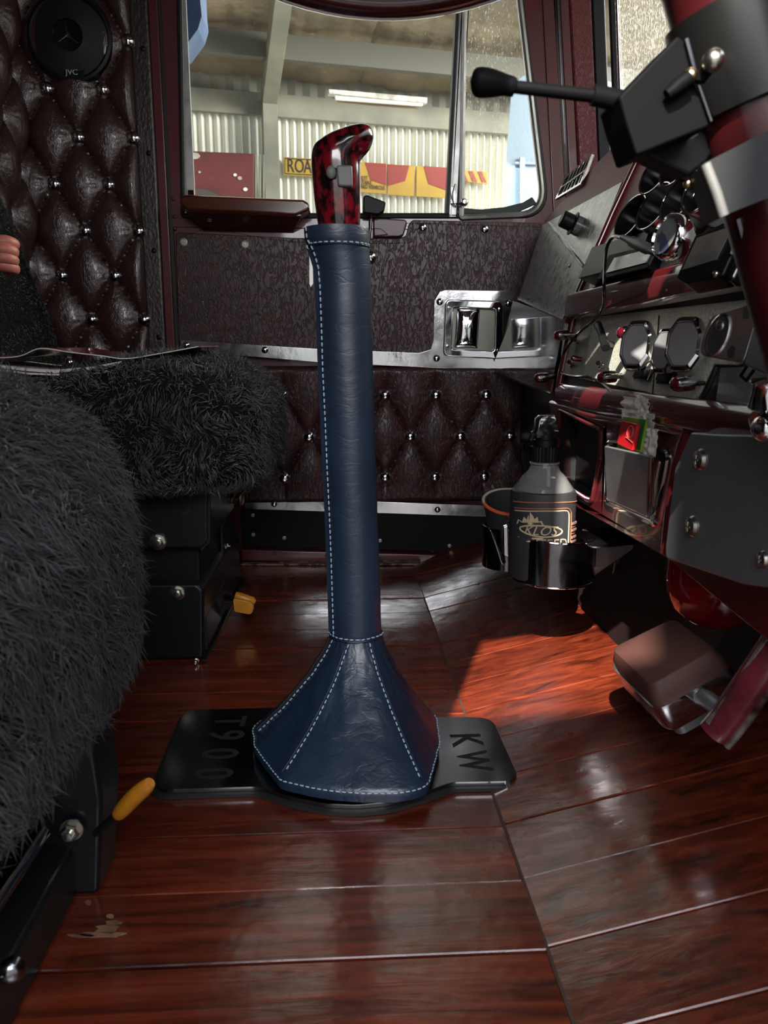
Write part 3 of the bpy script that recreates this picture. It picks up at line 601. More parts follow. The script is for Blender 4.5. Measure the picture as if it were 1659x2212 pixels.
for (py, a, b) in rows:
    if pr:
        m = max(1, int((py - pr[0]) / 12))
        for k in range(1, m + 1): t = k / m; rings.append(colring(pr[0] + (py - pr[0]) * t, pr[1] + (a - pr[1]) * t, pr[2] + (b - pr[2]) * t)); 
    else: rings.append(colring(py, a, b))
    pr = (py, a, b)
def wr_(p, c, r, z): 
    k = 1 + 0.018 * noise.noise(V((p.x * 30, p.y * 30, z * 26))); return V((c.x + (p.x - c.x) * k, c.y + (p.y - c.y) * k, p.z))
R_ = [[wr_(p, c, r, p.z) for p in ring] for ring, c, r in rings]
inner_top = [V((rings[0][1].x + (p.x - rings[0][1].x) * 0.84, SY + (p.y - SY) * 0.84, p.z - 0.012)) for p in rings[0][0]]
MB().loft([inner_top] + R_, cap=False).build('sleeve', blue, sh_)
def onsl(py, ang, off=0.0):
    for i in range(len(rows) - 1):
        if rows[i][0] <= py <= rows[i + 1][0]:
            t = (py - rows[i][0]) / (rows[i + 1][0] - rows[i][0]); xl = rows[i][1] + (rows[i + 1][1] - rows[i][1]) * t; xr = rows[i][2] + (rows[i + 1][2] - rows[i][2]) * t
    a = WY(xl, py, SY); b = WY(xr, py, SY); c = (a + b) / 2; r = (b.x - a.x) / 2 + off
    return c + V((r * cos(ang), -0.93 * r * sin(ang), 0))
A1 = radians(152)
stp = [onsl(py, A1, 0.0012) for py in range(500, 1366, 8)]
sb = stitches(stp, 0.0072, 0.0052, 0.00095)
stitches([onsl(531, a, 0.0014) for a in [radians(20 + k * 5) for k in range(0, 27)]], 0.0072, 0.0052, 0.00095, mb=sb)
# cuff seam
MB().tube([onsl(534, radians(a), 0.0002) for a in range(0, 360, 8)], 0.0012, 6, closed=True).build('cuff_seam', mat('dark_navy_leather', (0.005, 0.010, 0.024), 0.5), sh_)
# zip flange down the left side
zf = MB(); za = [onsl(py, radians(172), 0.0) for py in range(540, 1362, 10)]; zf.loft([[p + V((0.002, 0.004, 0)), p + V((-0.0035, 0.002, 0)), p + V((-0.0038, -0.001, 0)), p + V((0.001, -0.004, 0))] for p in za])
zf.build('zip_flange', blue, sh_)
MB().prism([WY(x, y, SY - 0.004) for x, y in ((668, 538), (675, 540), (677, 612), (671, 621), (668, 612))], (0, 0.003, 0)).build('zip_pull', paper, sh_, bevel=0.0006)
# flared boot
zt, zb = 0.157, 0.030
cn = rings[-1][1]; bc = V((0.012, 0.945))
base = [WZ(610, 1676, zb), WZ(700, 1696, zb), WZ(790, 1703, zb), WZ(860, 1702, zb), WZ(918, 1690, zb), WZ(944, 1600, zb), WZ(938, 1545, zb), V((0.085, 1.075, zb)), V((-0.045, 1.075, zb)), WZ(552, 1565, zb), WZ(556, 1605, zb)]
bp = rpoly(base, [0.030, 0.03, 0.03, 0.03, 0.030, 0.05, 0.04, 0.03, 0.03, 0.03, 0.03], 6)
def brad(a):
    d = V((cos(a), sin(a))); best = 0.1; n = len(bp)
    for i in range(n):
        p = V((bp[i].x, bp[i].y)) - bc; q = V((bp[(i + 1) % n].x, bp[(i + 1) % n].y)) - bc; e = q - p; den = d.x * e.y - d.y * e.x
        if abs(den) < 1e-9: continue
        t = (p.x * e.y - p.y * e.x) / den; s = (p.x * d.y - p.y * d.x) / den
        if t > 0 and -1e-6 <= s <= 1 + 1e-6: best = t
    return best
NB = 120; rt = rings[-1][2]
def bpt(a, t, off=0.0):
    rb_ = brad(a); s = 0.16 * t + 0.84 * t ** 1.45; r = rt * 1.02 * (1 - s) + rb_ * s + off
    c = V((cn.x, SY)).lerp(bc, s); wv = 0.0022 * sin(pi * min(t, 1)) * noise.noise(V((cos(a) * 4, sin(a) * 4, t * 5))) + 0.0012 * noise.noise(V((cos(a) * 12, sin(a) * 12, t * 12)))
    return V((c.x + (r + wv) * cos(a), c.y + (r + wv) * sin(a), zt + (zb - zt) * t))
br = [[bpt(2 * pi * i / NB, k / 26) for i in range(NB)] for k in range(27)]
tiltz = lambda p: p
last = br[-1]
def shr(k, dz): return [V((bc.x + (p.x - bc.x) * k, bc.y + (p.y - bc.y) * k, zb + dz)) for p in last]
br += [shr(1.018, -0.003), shr(1.030, -0.009), shr(1.028, -0.015), shr(1.005, -0.0175)]
MB().loft([[V((cn.x + (p.x - cn.x) * 0.97, SY + (p.y - SY) * 0.97, zt + 0.004)) for p in br[0]]] + br, cap=False).build('boot', bluecr, sh_)
MB().tube([bpt(2 * pi * i / 48, 0.0, 0.0006) + V((0, 0, 0.001)) for i in range(48)], 0.0016, 6, closed=True).build('boot_seam', MATS['dark_navy_leather'], sh_)
def seam_ang(px, py): p = WZ(px, py, zb); return atan2(p.y - bc.y, p.x - bc.x)
aL, aR, aZ = seam_ang(612, 1674), seam_ang(912, 1690), seam_ang(550, 1585)
if aZ > 0: aZ -= 2 * pi
for (aa, bb, t1) in ((radians(-108), aL, 0.98), (radians(-62), aR, 0.98), (radians(-152), aZ, 0.98)):
    path = [bpt(aa + (bb - aa) * (k / 30) ** 0.55, 0.03 + (t1 - 0.03) * k / 30, 0.0014) for k in range(31)]
    stitches(path, 0.0072, 0.0052, 0.00095, mb=sb)
    MB().tube([p - V((cos(aa), sin(aa), 0)) * 0.001 + V((0.0028 if aa == radians(-62) else -0.0028, 0, 0)) for p in path], 0.0011, 6).build('panel_seam', MATS['dark_navy_leather'], sh_)
stitches([bpt(radians(-170 + k * 4), 0.0, 0.0022) + V((0, 0, 0.0045)) for k in range(41)], 0.0072, 0.0052, 0.00095, mb=sb)
stitches([V((bc.x + (p.x - bc.x) * 1.031, bc.y + (p.y - bc.y) * 1.031, zb - 0.0035)) for p in last[58:] + last[:4]], 0.0072, 0.0052, 0.00095, mb=sb)
sb.build('stitching', thread, sh_)
MB().tube([bpt(radians(-168) + (aZ - radians(-168)) * (k / 20) ** 0.5 - 0.06, 0.02 + 0.96 * k / 20, 0.0008) for k in range(21)], 0.0028, 8).build('zip', zipm, sh_)
# lacquered grip
gpr = [((689, 500), (777, 500), 44), ((686, 480), (778, 480), 46), ((679, 430), (779, 430), 49), ((674, 375), (779, 380), 51), ((672, 340), (779, 352), 52), ((677, 317), (785, 339), 51), ((690, 303), (795, 328), 49), ((709, 291), (803, 314), 46), ((731, 282), (807, 301), 40), ((752, 275), (807, 291), 33), ((772, 271), (804, 282), 24), ((788, 271), (799, 276), 12), ((795, 273), (796, 274), 2)]
L_ = crom([WY(a[0], a[1], SY) for a, b, d in gpr], 4); R2 = crom([WY(b[0], b[1], SY) for a, b, d in gpr], 4); D2 = crom([V((d / F * SY, 0, 0)) for a, b, d in gpr], 4)
grr = []
for l, r_2, dd in zip(L_, R2, D2):
    c_ = (l + r_2) / 2; h_ = (r_2 - l) / 2; grr.append([c_ + h_ * math.copysign(abs(cos(2 * pi * i / 40)) ** 0.9, cos(2 * pi * i / 40)) + V((0, -1, 0)) * max(dd.x, 0.0005) * sin(2 * pi * i / 40) for i in range(40)])
MB().loft(grr).build('grip', griplac, sh_)
MB().prism(rpoly([WY(x, y, SY - 0.0325) for x, y in ((726, 356), (761, 356), (762, 403), (730, 402))], 0.003, 4), (0, 0.012, 0)).build('splitter_button', greyrub, sh_, bevel=0.003, seg=3)
MB().prism(rpoly([WY(x, y, SY - 0.0305) for x, y in ((707, 361), (727, 361), (727, 386), (711, 386))], 0.002, 4), (0, 0.012, 0)).build('range_switch', black, sh_, bevel=0.002, seg=3)
MB().sphere(WY(715, 372, SY - 0.031), 0.0055, 14, (1, 0.6, 1.3)).build('range_toggle', greyrub, sh_)

# ================================================================== SEATS
def sel(u, v, c, h, e1, e2):
    f = lambda x, e: math.copysign(abs(x) ** e, x)
    a = -pi / 2 + pi * v; b = 2 * pi * u
    return V((c[0] + h[0] * f(cos(a), e1) * f(cos(b), e2), c[1] + h[1] * f(cos(a), e1) * f(sin(b), e2), c[2] + h[2] * f(sin(a), e1)))
def fleecy(parent, name, c, h, e1, e2, m, nstr, ln, wd_, keep, droop=0.6, warp=None, seed=3, fr=None):
    rnd = random.Random(seed); nu, nv = 90, 50
    def P(u, v):
        p = sel(u, v, c, h, e1, e2)
        if warp: p = warp(p)
        k = noise.noise(p * 14) * 0.008; return p + (p - V(c)).normalized() * k
    body = MB().loft([[P(i / nu, j / nv) for i in range(nu)] for j in range(nv + 1)], cap=False)
    o = body.build(name, fleece_root, parent)
    # fleece strands as one mesh of curved blades
    vs = []; fs = []; cnt = 0
    G = [[P(i / nu, j / nv) for i in range(nu)] for j in range(nv + 1)]; tri = []; acc = []; tot = 0.0
    for j in range(nv):
        for i in range(nu):
            a4, b4, c4, d4 = G[j][i], G[j][(i + 1) % nu], G[j + 1][(i + 1) % nu], G[j + 1][i]
            for T in ((a4, b4, c4), (a4, c4, d4)):
                n = (T[1] - T[0]).cross(T[2] - T[0]); ar = n.length
                if ar < 1e-10: continue
                n /= ar; m3 = (T[0] + T[1] + T[2]) / 3
                if n.dot(m3 - V(c)) < 0: n = -n
                if not keep(m3) or n.dot(CAMP - m3) < -0.3 * (CAMP - m3).length: continue
                tot += ar; acc.append(tot); tri.append((T, n))
    import bisect
    while cnt < nstr:
        T, n = tri[min(bisect.bisect(acc, rnd.random() * tot), len(tri) - 1)]
        r1_, r2_ = rnd.random(), rnd.random()
        if r1_ + r2_ > 1: r1_, r2_ = 1 - r1_, 1 - r2_
        p = T[0] + (T[1] - T[0]) * r1_ + (T[2] - T[0]) * r2_
        g = V((noise.noise(p * 26), noise.noise(p * 26 + V((7, 0, 0))), noise.noise(p * 26 + V((0, 9, 0))) - droop * 0.6)) * 1.3
        l = ln * (0.6 + 0.7 * rnd.random()); t = (g - n * g.dot(n)) * 1.5 + V((rnd.gauss(0, .3), rnd.gauss(0, .3), rnd.gauss(0, .3)))
        d1 = (n * 0.75 + t * 0.7).normalized(); d2 = (n * 0.10 + t * 1.2).normalized()
        s = d1.cross(V((rnd.gauss(0, 1), rnd.gauss(0, 1), rnd.gauss(0, 1)))).normalized() * wd_ * (0.6 + 0.8 * rnd.random())
        a = p - n * 0.002; b = a + d1 * l * 0.55; q = b + d2 * l * 0.6; i = len(vs)
        vs += [a - s, a + s, b + s * 0.8, b - s * 0.8, q]; fs += [(i, i + 1, i + 2, i + 3), (i + 3, i + 2, i + 4)]; cnt += 1
    me = bpy.data.meshes.new(name + '_pile'); org = wl(parent)
    me.from_pydata([tuple(x - org) for x in vs], [], fs); me.materials.append(m); me.polygons.foreach_set('use_smooth', [True] * len(fs))
    f = bpy.data.objects.new('fleece', me); COL.objects.link(f); f.parent = parent; WL[f] = org.copy(); f['kind'] = 'stuff'
    return o
pseat = thing('passenger_seat', (-0.40, 1.42, 0.0), 'passenger seat by the far door with black fleece cover on a black metal base', 'seat')
def pw(p):
    t = (p.x + 0.66) / 0.56; z = p.z
    if z > 0.42: z += 0.012 * sin(pi * max(0, min(1, t))) 
    if p.x > -0.2: z -= (p.x + 0.2) * 0.22
    if z > 0.40: z -= 0.030 * smooth((-0.28 - p.x) / 0.16) * smooth((z - 0.40) / 0.06)
    return V((p.x, p.y, z))
fleecy(pseat, 'cushion', (-0.40, 1.43, 0.392), (0.283, 0.29, 0.106), 0.48, 0.36, fleece_m, 42000, 0.017, 0.0009, lambda p: p.z > 0.28, warp=pw, seed=4)
def pb(p): return V((p.x - (p.z - 0.5) * 0.30, p.y, p.z))
fleecy(pseat, 'backrest', (-0.67, 1.50, 0.66), (0.105, 0.22, 0.30), 0.5, 0.5, fleece_m, 9000, 0.007, 0.0009, lambda p: p.z > 0.44 and p.x > -0.72, warp=pb, seed=5)
dseat = thing('driver_seat', (-0.45, 0.52, 0.0), 'driver seat in the near left foreground with shaggy charcoal fleece cover', 'seat')
def dw(p):
    z = p.z
    if p.x > -0.33: z -= (p.x + 0.33) * 0.30
    return V((p.x, p.y, z))
fleecy(dseat, 'cushion', (-0.46, 0.54, 0.355), (0.272, 0.245, 0.150), 0.52, 0.42, fleece_g, 40000, 0.020, 0.0007, lambda p: p.x > -0.5, droop=0.9, warp=dw, seed=6)

# passenger seat base
def bolt(p, parent, ax=(0, -1, 0), r=0.011):
    b = MB().lathe([(r * 1.25, 0), (r * 1.25, 0.002)], p, ax, 24); b.lathe([(r, 0.002), (r, 0.008), (r * .8, 0.0095)], p, ax, 6); b.lathe([(r * .5, 0.008), (r * .5, 0.014), (0, 0.0145)], p, ax, 12)
    return b.build('bolt', screwm, parent)
def slab(pts, off, nm, m, par, bev=0.003): return MB().prism([V(p) for p in pts], off).build(nm, m, par, bevel=bev)
yb = 1.24
slab([WY(x, y, yb) for x, y in ((280, 1058), (452, 1046), (452, 1170), (438, 1186), (280, 1186))], (0, 0.30, 0), 'upper_housing', blackmetal, pseat, 0.006)
slab([WY(x, y, yb - 0.003) for x, y in ((446, 1048), (455, 1052), (455, 1172), (434, 1192), (431, 1186), (446, 1168))], (0, 0.02, 0), 'housing_edge', blackmetal, pseat, 0.002)
slab([WY(x, y, yb - 0.002) for x, y in ((392, 1110), (408, 1094), (414, 1097), (414, 1102), (399, 1116), (393, 1115))], (0, 0.001, 0), 'slot', cut, pseat, 0)
slab([WY(x, y, yb) for x, y in ((250, 1262), (425, 1262), (440, 1275), (440, 1425), (250, 1425))], (0, 0.34, 0), 'lower_rail', blackmetal, pseat, 0.006)
slab([(-0.58, yb + 0.03, 0.12), (-0.24, yb + 0.03, 0.12), (-0.24, yb + 0.03, 0.20), (-0.58, yb + 0.03, 0.20)], (0, 0.30, 0), 'suspension_body', black, pseat, 0.004)
slab([WY(435, 1432, yb - 0.01), WY(445, 1432, yb - 0.01), V((-0.222, 1.72, 0.001)), V((-0.236, 1.72, 0.001))], (0, 0, 0.006), 'floor_flange', blackmetal, pseat, 0.001)
slab([V((-0.232, yb + 0.02, 0.012)), V((-0.232, 1.70, 0.012)), V((-0.232, 1.70, 0.11)), V((-0.232, 1.60, 0.16)), V((-0.232, 1.56, 0.20)), V((-0.232, 1.48, 0.20)), V((-0.232, 1.47, 0.07)), V((-0.232, yb + 0.02, 0.07))], (-0.006, 0, 0), 'side_bracket', blackmetal, pseat, 0.0015)
tb_ = MB(); tb_.tube([V((-0.30, 1.28, 0.10)), V((-0.25, 1.55, 0.14))], 0.012, 12); tb_.tube([V((-0.245, 1.30, 0.03)), V((-0.245, 1.62, 0.045))], 0.006, 10); tb_.build('slide_tube', darkchrome, pseat)
bolt(WY(342, 1170, yb - 0.001), pseat); bolt(WY(384, 1280, yb - 0.001), pseat, r=0.010); bolt(WY(424, 1427, yb - 0.01), pseat, r=0.004)
bolt(V((-0.236, 1.50, 0.135)), pseat, (1, 0, 0), 0.006); bolt(V((-0.262, 1.42, 0.10)), pseat, (0, 0, 1), 0.006)
kb = MB().lathe([(0.006, 0), (0.006, 0.02), (0.011, 0.021), (0.011, 0.027), (0.007, 0.029), (0.007, 0.036), (0.013, 0.037), (0.014, 0.040), (0.012, 0.043), (0, 0.044)], WY(478, 1077, 1.5), (1, -0.15, 0), 20); kb.build('adjuster_knob', brass, pseat)
slab([WY(455, 1062, 1.48), WY(500, 1068, 1.48), WY(490, 1130, 1.48), WY(455, 1185, 1.48)], (0, 0.05, 0), 'hinge_plate', black, pseat, 0.003)
hb = MB().tube([WY(488, 1288, 1.42), WY(505, 1291, 1.40)], 0.005, 10); hb.build('lever_rod', black, pseat)
MB().tube([WY(508, 1286, 1.40), WY(512, 1287, 1.40), WY(545, 1298, 1.40), WY(552, 1300, 1.40)], [0.006, 0.0078, 0.0082, 0.004], 14).build('slide_handle', yellow, pseat, label='yellow round slide handle')
MB().prism(rpoly([WY(x, y, 1.385) for x, y in ((503, 1293), (540, 1300), (547, 1306), (546, 1322), (540, 1328), (506, 1322))], 0.004, 3), (0, 0.016, 0)).build('height_handle', yellow, pseat, bevel=0.004, seg=3, label='yellow flat paddle handle')
slab([WY(480, 1300, 1.40), WY(504, 1298, 1.40), WY(504, 1306, 1.40), WY(470, 1335, 1.40)], (0, 0.006, 0), 'handle_bracket', black, pseat, 0.001)

# driver seat base
slab([V((-0.60, 0.66, 0.0)), V((-0.235, 0.66, 0.0)), V((-0.225, 0.66, 0.10)), V((-0.232, 0.66, 0.195)), V((-0.25, 0.66, 0.215)), V((-0.60, 0.66, 0.215))], (0, 0.06, 0), 'rear_bracket', blackmetal, dseat, 0.005)
slab([V((-0.60, 0.30, 0.0)), V((-0.255, 0.30, 0.0)), V((-0.255, 0.30, 0.05)), V((-0.29, 0.30, 0.06)), V((-0.60, 0.30, 0.06))], (0, 0.38, 0), 'base_rail', blackmetal, dseat, 0.005)
slab([V((-0.60, 0.36, 0.06)), V((-0.30, 0.36, 0.06)), V((-0.29, 0.36, 0.20)), V((-0.60, 0.36, 0.20))], (0, 0.30, 0), 'suspension_body', black, dseat, 0.006)
MB().tube([V((-0.285, 0.36, 0.075)), V((-0.275, 0.64, 0.080))], 0.009, 12).build('slide_tube', darkchrome, dseat)
kd = WY(92, 1675, 0.55); kb = MB().lathe([(0.004, -0.05), (0.004, -0.004), (0.016, -0.003), (0.0175, 0), (0.0165, 0.003), (0, 0.004)], kd, (0.80, -0.58, 0.05), 28); kb.build('adjuster_knob', mat('worn_pink_alloy', (0.36, 0.27, 0.26), 0.3, metal=0.9), dseat)
bolt(WY(156, 1790, 0.655), dseat, r=0.0085)
MB().tube([WY(205, 1800, 0.64), WY(250, 1762, 0.63)], 0.0035, 8).build('lever_rod', black, dseat)
MB().tube(crom([WY(254, 1762, 0.63), WY(262, 1752, 0.628), WY(290, 1722, 0.622), WY(315, 1700, 0.618), WY(324, 1691, 0.616)], 4), [0.0035 + 0.0042 * sin(pi * min(1, (k + 2) / 20)) for k in range(17)], 14).build('slide_handle', yellow, dseat, label='yellow slide handle')
MB().lathe([(0.008, 0), (0.009, 0.004), (0.007, 0.008), (0.003, 0.010), (0, 0.010)], WY(25, 2090, 0.45), (0.4, -0.9, 0.2), 24).build('foot_bolt', darkchrome, dseat)

# magazine lying open on the passenger seat
mg = thing('magazine', (-0.55, 1.32, 0.51), 'open glossy magazine with a lifted cover lying on the passenger seat', 'magazine')
zt_ = WY(200, 800, 1.25).z
def page(pts, th, nm, m, y0=1.20, y1=1.42):
    a = [WY(x, y, y0) for x, y in pts]; return MB().loft([a, [p + V((0.0, y1 - y0, 0.0)) for p in a]]).build(nm, m, mg)
pages_m = mat('page_edges', (0.58, 0.52, 0.50), 0.6)
page([(-60, 782), (0, 789), (60, 796), (120, 799), (200, 792), (262, 780), (262, 784), (200, 798), (120, 806), (60, 802), (0, 795), (-60, 790)], 0, 'pages', pages_m)
page([(-60, 791), (0, 797), (60, 805), (140, 808), (200, 803), (200, 806), (140, 812), (60, 809), (0, 802), (-60, 796)], 0, 'lower_pages', pages_m)
cov = mat('printed_cover', (0.012, 0.020, 0.045), 0.2, base2=(0.16, 0.02, 0.025), cscale=(9, 9, 30), coat=0.6, contrast=(0.5, 0.53))
cp = crom([WY(x, y, 1.20) for x, y in ((-60, 772), (0, 774), (45, 770), (88, 754), (150, 762), (220, 770), (272, 776), (340, 766), (428, 750))], 6)
MB().loft([[p, p + V((0, 0.20, 0.004)), p + V((0, 0.20, 0.0055)), p + V((0, 0, 0.0016))] for p in cp]).build('cover', cov, mg)
MB().tube([p + V((0, -0.0006, 0.0008)) for p in cp], 0.0009, 6).build('cover_edge', pages_m, mg)

# hand of a person resting on the far backrest, at the left edge
hp = tag(bpy.data.objects.new('person', None), 'hand of a person resting on the passenger backrest at the left edge', 'person'); COL.objects.link(hp)
hc = WY(10, 546, 1.17); hp.location = hc; WL[hp] = hc.copy()
bm_v = []; bm_e = []; rad = []
def chain(pts, rs, root=None):
    prev = root
    for p, r in zip(pts, rs):
        bm_v.append(V(p)); rad.append(r); i = len(bm_v) - 1
        if prev is not None: bm_e.append((prev, i))
        prev = i
    return prev
h0 = lambda x, y, z: hc + V((x * 0.85 - 0.004, y * 0.85, z * 0.72))
chain([h0(-0.045, 0.0, -0.005)], [0.020]); chain([h0(-0.09, 0.01, -0.01), h0(-0.16, 0.02, -0.02), h0(-0.28, 0.03, -0.03)], [0.022, 0.028, 0.036], 0)
for k, (dz, dy, l) in enumerate(((0.022, -0.004, 1.0), (0.006, -0.012, 1.08), (-0.010, -0.012, 1.0), (-0.025, -0.006, 0.85))):
    a = chain([h0(-0.022, dy * .6, dz * .9)], [0.0105], 0)
    chain([h0(0.012 * l, dy, dz), h0(0.020 * l, dy + 0.016, dz - 0.004), h0(0.004, dy + 0.034, dz - 0.006), h0(-0.012, dy + 0.034, dz - 0.006)], [0.0094, 0.0084, 0.0076, 0.0064], a)
a = chain([h0(-0.035, -0.018, 0.016)], [0.0115], 0); chain([h0(-0.012, -0.030, 0.024), h0(0.006, -0.027, 0.022)], [0.0098, 0.0080], a)
me = bpy.data.meshes.new('hand'); me.from_pydata([tuple(p - hc) for p in bm_v], bm_e, []); ho = bpy.data.objects.new('hand', me); COL.objects.link(ho); ho.parent = hp
sk = ho.modifiers.new('skin', 'SKIN')
for i, v in enumerate(me.skin_vertices[0].data): v.radius = (rad[i], rad[i]); v.use_root = (i == 0)
sk.use_smooth_shade = True; sm = ho.modifiers.new('s', 'SUBSURF'); sm.levels = 2; sm.render_levels = 2; me.materials.append(skin)
MB().tube([h0(-0.15, 0.02, -0.02), h0(-0.20, 0.024, -0.024), h0(-0.40, 0.04, -0.04)], [0.038, 0.044, 0.055], 20).build('sleeve', mat('dark_cloth', (0.02, 0.025, 0.04), 0.85), hp)
# ================================================================== DASHBOARD
dash = thing('dashboard', (0.40, 1.0, 0.45), 'maroon and bright metal truck dashboard running along the right side', 'dashboard')
LN = 0.43; DU = 0.117                                    # upper face: x - 0.43 z = 0.117
nU = V((1, 0, -LN)); kU = nU.length
def UPT(px, py, out=0.0): return WP(px, py, nU, DU - out * kU)
NU = -nU.normalized(); VU = V((LN, 0, 1)).normalized(); UU = V((0, -1, 0))
def inpl(px, py, out=0.0): return UPT(px, py, out)
def plate(pts, m, nm, par, out0=0.0, th=0.003, f=UPT, N=None, bev=0.0006, r=0):
    N = N or NU; P = [f(x, y, out0) for x, y in pts]
    if r: P = rpoly(P, r, 4)
    return MB().prism(P, N * th).build(nm, m, par, bevel=bev)
# wing between the passenger door and the gauge panel, wraps the top of the dash
a, b, c, d_, e_, f_ = [UPT(x, y) for x, y in ((1182, 478), (1382, 262), (1406, 290), (1241, 655), (1217, 698), (1118, 648))]
wing = MB(); wing.prism([UPT(x, y) for x, y in ((1176, 476), (1290, 350), (1384, 256), (1410, 284), (1243, 655), (1219, 696), (1116, 648))], (0.030, 0, -0.013)); wing.build('side_panel', wingp, dash, bevel=0.003)
plate(((1173, 486), (1345, 393), (1280, 552), (1239, 644), (1216, 690), (1121, 646)), brushed, 'trim_plate', dash, 0.0002, 0.0012)
pf = MB(); pf.tube([UPT(x, y, 0.002) for x, y in ((1186, 482), (1262, 576))], 0.0035, 8); pf.build('folded_seam', polished, dash)
stamp(MB().lathe([(0.004, 0), (0.003, 0.002), (0, 0.0024)], (0, 0, 0), NU, 12).mesh('screw', screwm), 'screw', UPT(1231, 574, 0.0012), dash)
stamp(MB().lathe([(0.004, 0), (0.003, 0.002), (0, 0.0024)], (0, 0, 0), NU, 12).mesh('screw', screwm), 'screw', UPT(1142, 645, 0.0012), dash)
# top of the dash and body behind it
tp = MB(); tz0 = c.z
tp.prism([V((0.49, D - 0.02, 0.815)), V((0.49, D - 0.02, 0.60)), V((0.80, D - 0.02, 0.60)), V((0.80, D - 0.02, 0.80)), V((0.68, D - 0.02, 0.825))], (0, 0.01, 0))
tp.loft([[V((0.495, D - 0.03, 0.80)), V((0.86, D - 0.03, 0.79)), V((0.86, D - 0.03, 0.30)), V((0.44, D - 0.03, 0.30)), V((0.44, D - 0.03, 0.63))],
         [V((0.495, 1.20, 0.82)), V((0.86, 1.20, 0.80)), V((0.86, 1.20, 0.30)), V((0.40, 1.20, 0.30)), V((0.415, 1.20, 0.60))],
         [V((0.505, -0.10, 0.82)), V((0.86, -0.10, 0.80)), V((0.86, -0.10, 0.30)), V((0.45, -0.10, 0.30)), V((0.42, -0.10, 0.60))]])
tp.build('dash_body', blackmetal, dash)
# polished end panel under the wing; it mirrors the door latch
MX = 0.372
MB().prism([WX(x, y, MX) for x, y in ((1060, 800), (1104, 690), (1222, 681), (1188, 850))], (0.004, 0, 0)).build('end_panel', mirror_steel, dash, bevel=0.0006)
MB().prism([WX(x, y, MX + 0.006) for x, y in ((1070, 806), (1108, 650), (1224, 690), (1200, 860))], (0.03, 0, 0)).build('end_panel_backing', blackmetal, dash)
# gauge panel
EY = 1.225
gpn = MB(); g0 = UPT(1238, 655).z; 
def onU(y, z): return V((DU + LN * z, y, z))
gpn.prism([onU(EY, 0.585), onU(EY, 0.835), onU(-0.05, 0.835), onU(-0.05, 0.585)], (0.025, 0, -0.01)); gpn.build('gauge_panel', wingp, dash, bevel=0.004)
MB().tube([UPT(1402, 292, 0.002), UPT(1322, 462, 0.004), UPT(1241, 650, 0.002)], 0.0050, 10).build('edge_bead', red_gloss, dash)
plate(((1290, 560), (1330, 490), (1400, 500), (1506, 470), (1440, 632), (1268, 648)), speckled, 'instrument_plate', dash, 0.0004, 0.002)
plate(((1528, 478), (1600, 440), (1700, 430), (1700, 590), (1462, 628)), speckled, 'instrument_plate', dash, 0.0004, 0.002)
MB().tube([UPT(1525, 470, 0.005), UPT(1448, 632, 0.005)], 0.0055, 10).build('panel_divider', red_gloss, dash)
# chrome vent grille on the wing
vq_ = [UPT(x, y, 0.001) for x, y in ((1204, 433), (1226, 384), (1284, 335), (1260, 401))]
def bil(q, s, t): return q[0].lerp(q[3], s).lerp(q[1].lerp(q[2], s), t)
vm = MB()
for (s0, s1, t0, t1) in ((0, 1, 0, .09), (0, 1, .91, 1), (0, .06, .09, .91), (.94, 1, .09, .91), (0.05, .95, .47, .52)): vm.prism([bil(vq_, s0, t0), bil(vq_, s1, t0), bil(vq_, s1, t1), bil(vq_, s0, t1)], NU * 0.006)
for k in range(5):
    s = 0.2 + k * 0.15; vm.prism([bil(vq_, s, .09), bil(vq_, s + .035, .09), bil(vq_, s + .035, .91), bil(vq_, s, .91)], NU * 0.004)
vn = vm.build('vent_grille', chrome, dash, bevel=0.0005)
MB().prism([bil(vq_, .02, .03), bil(vq_, .98, .03), bil(vq_, .98, .97), bil(vq_, .02, .97)], NU * 0.001).build('vent_opening', cut, vn)
# black knob on the trim plate
kc = UPT(1252, 490, 0.001); kb = MB().lathe([(0.017, 0), (0.017, 0.012), (0.012, 0.013)], kc, NU, 24).build('dial_base', mat('smoked_plastic', (0.10, 0.10, 0.10), 0.15), dash)
MB().lathe([(0.0205, 0.012), (0.021, 0.014), (0.0145, 0.016), (0.0145, 0.034), (0.012, 0.037), (0, 0.037)], kc, NU, 24).build('dial_knob', black, dash)
# gauges in deep chrome cups
gax = V((-0.90, -0.20, 0.40)).normalized()
gm = mat('gauge_dial', (0.010, 0.010, 0.012), 0.3)
ga = gax.orthogonal().normalized(); gb = gax.cross(ga)
cup = MB().lathe([(0.0275, 0.012), (0.0285, 0.044), (0.0272, 0.044), (0.0262, 0.030), (0.0258, 0.006)], (0, 0, 0), gax, 40)
cup.f = [f for f in cup.f if len(f) <= 4]
cupm = cup.mesh('gauge_cup', mat('smoky_chrome', (0.45, 0.45, 0.48), 0.16, metal=1.0))
rimm = MB().tube([gax * 0.0445 + (ga * cos(2 * pi * i / 48) + gb * sin(2 * pi * i / 48)) * 0.0281 for i in range(48)], 0.0014, 8, closed=True).mesh('gauge_rim', chrome)
bodym = MB().lathe([(0.0272, -0.05), (0.0282, -0.048), (0.0282, 0.012), (0.0272, 0.014)], (0, 0, 0), gax, 32).mesh('gauge_body', blackg)
dm = MB().lathe([(0.0255, 0.004), (0.0255, 0.006), (0, 0.006)], (0, 0, 0), gax, 32).mesh('gauge_dial', gm)
ticks = MB()
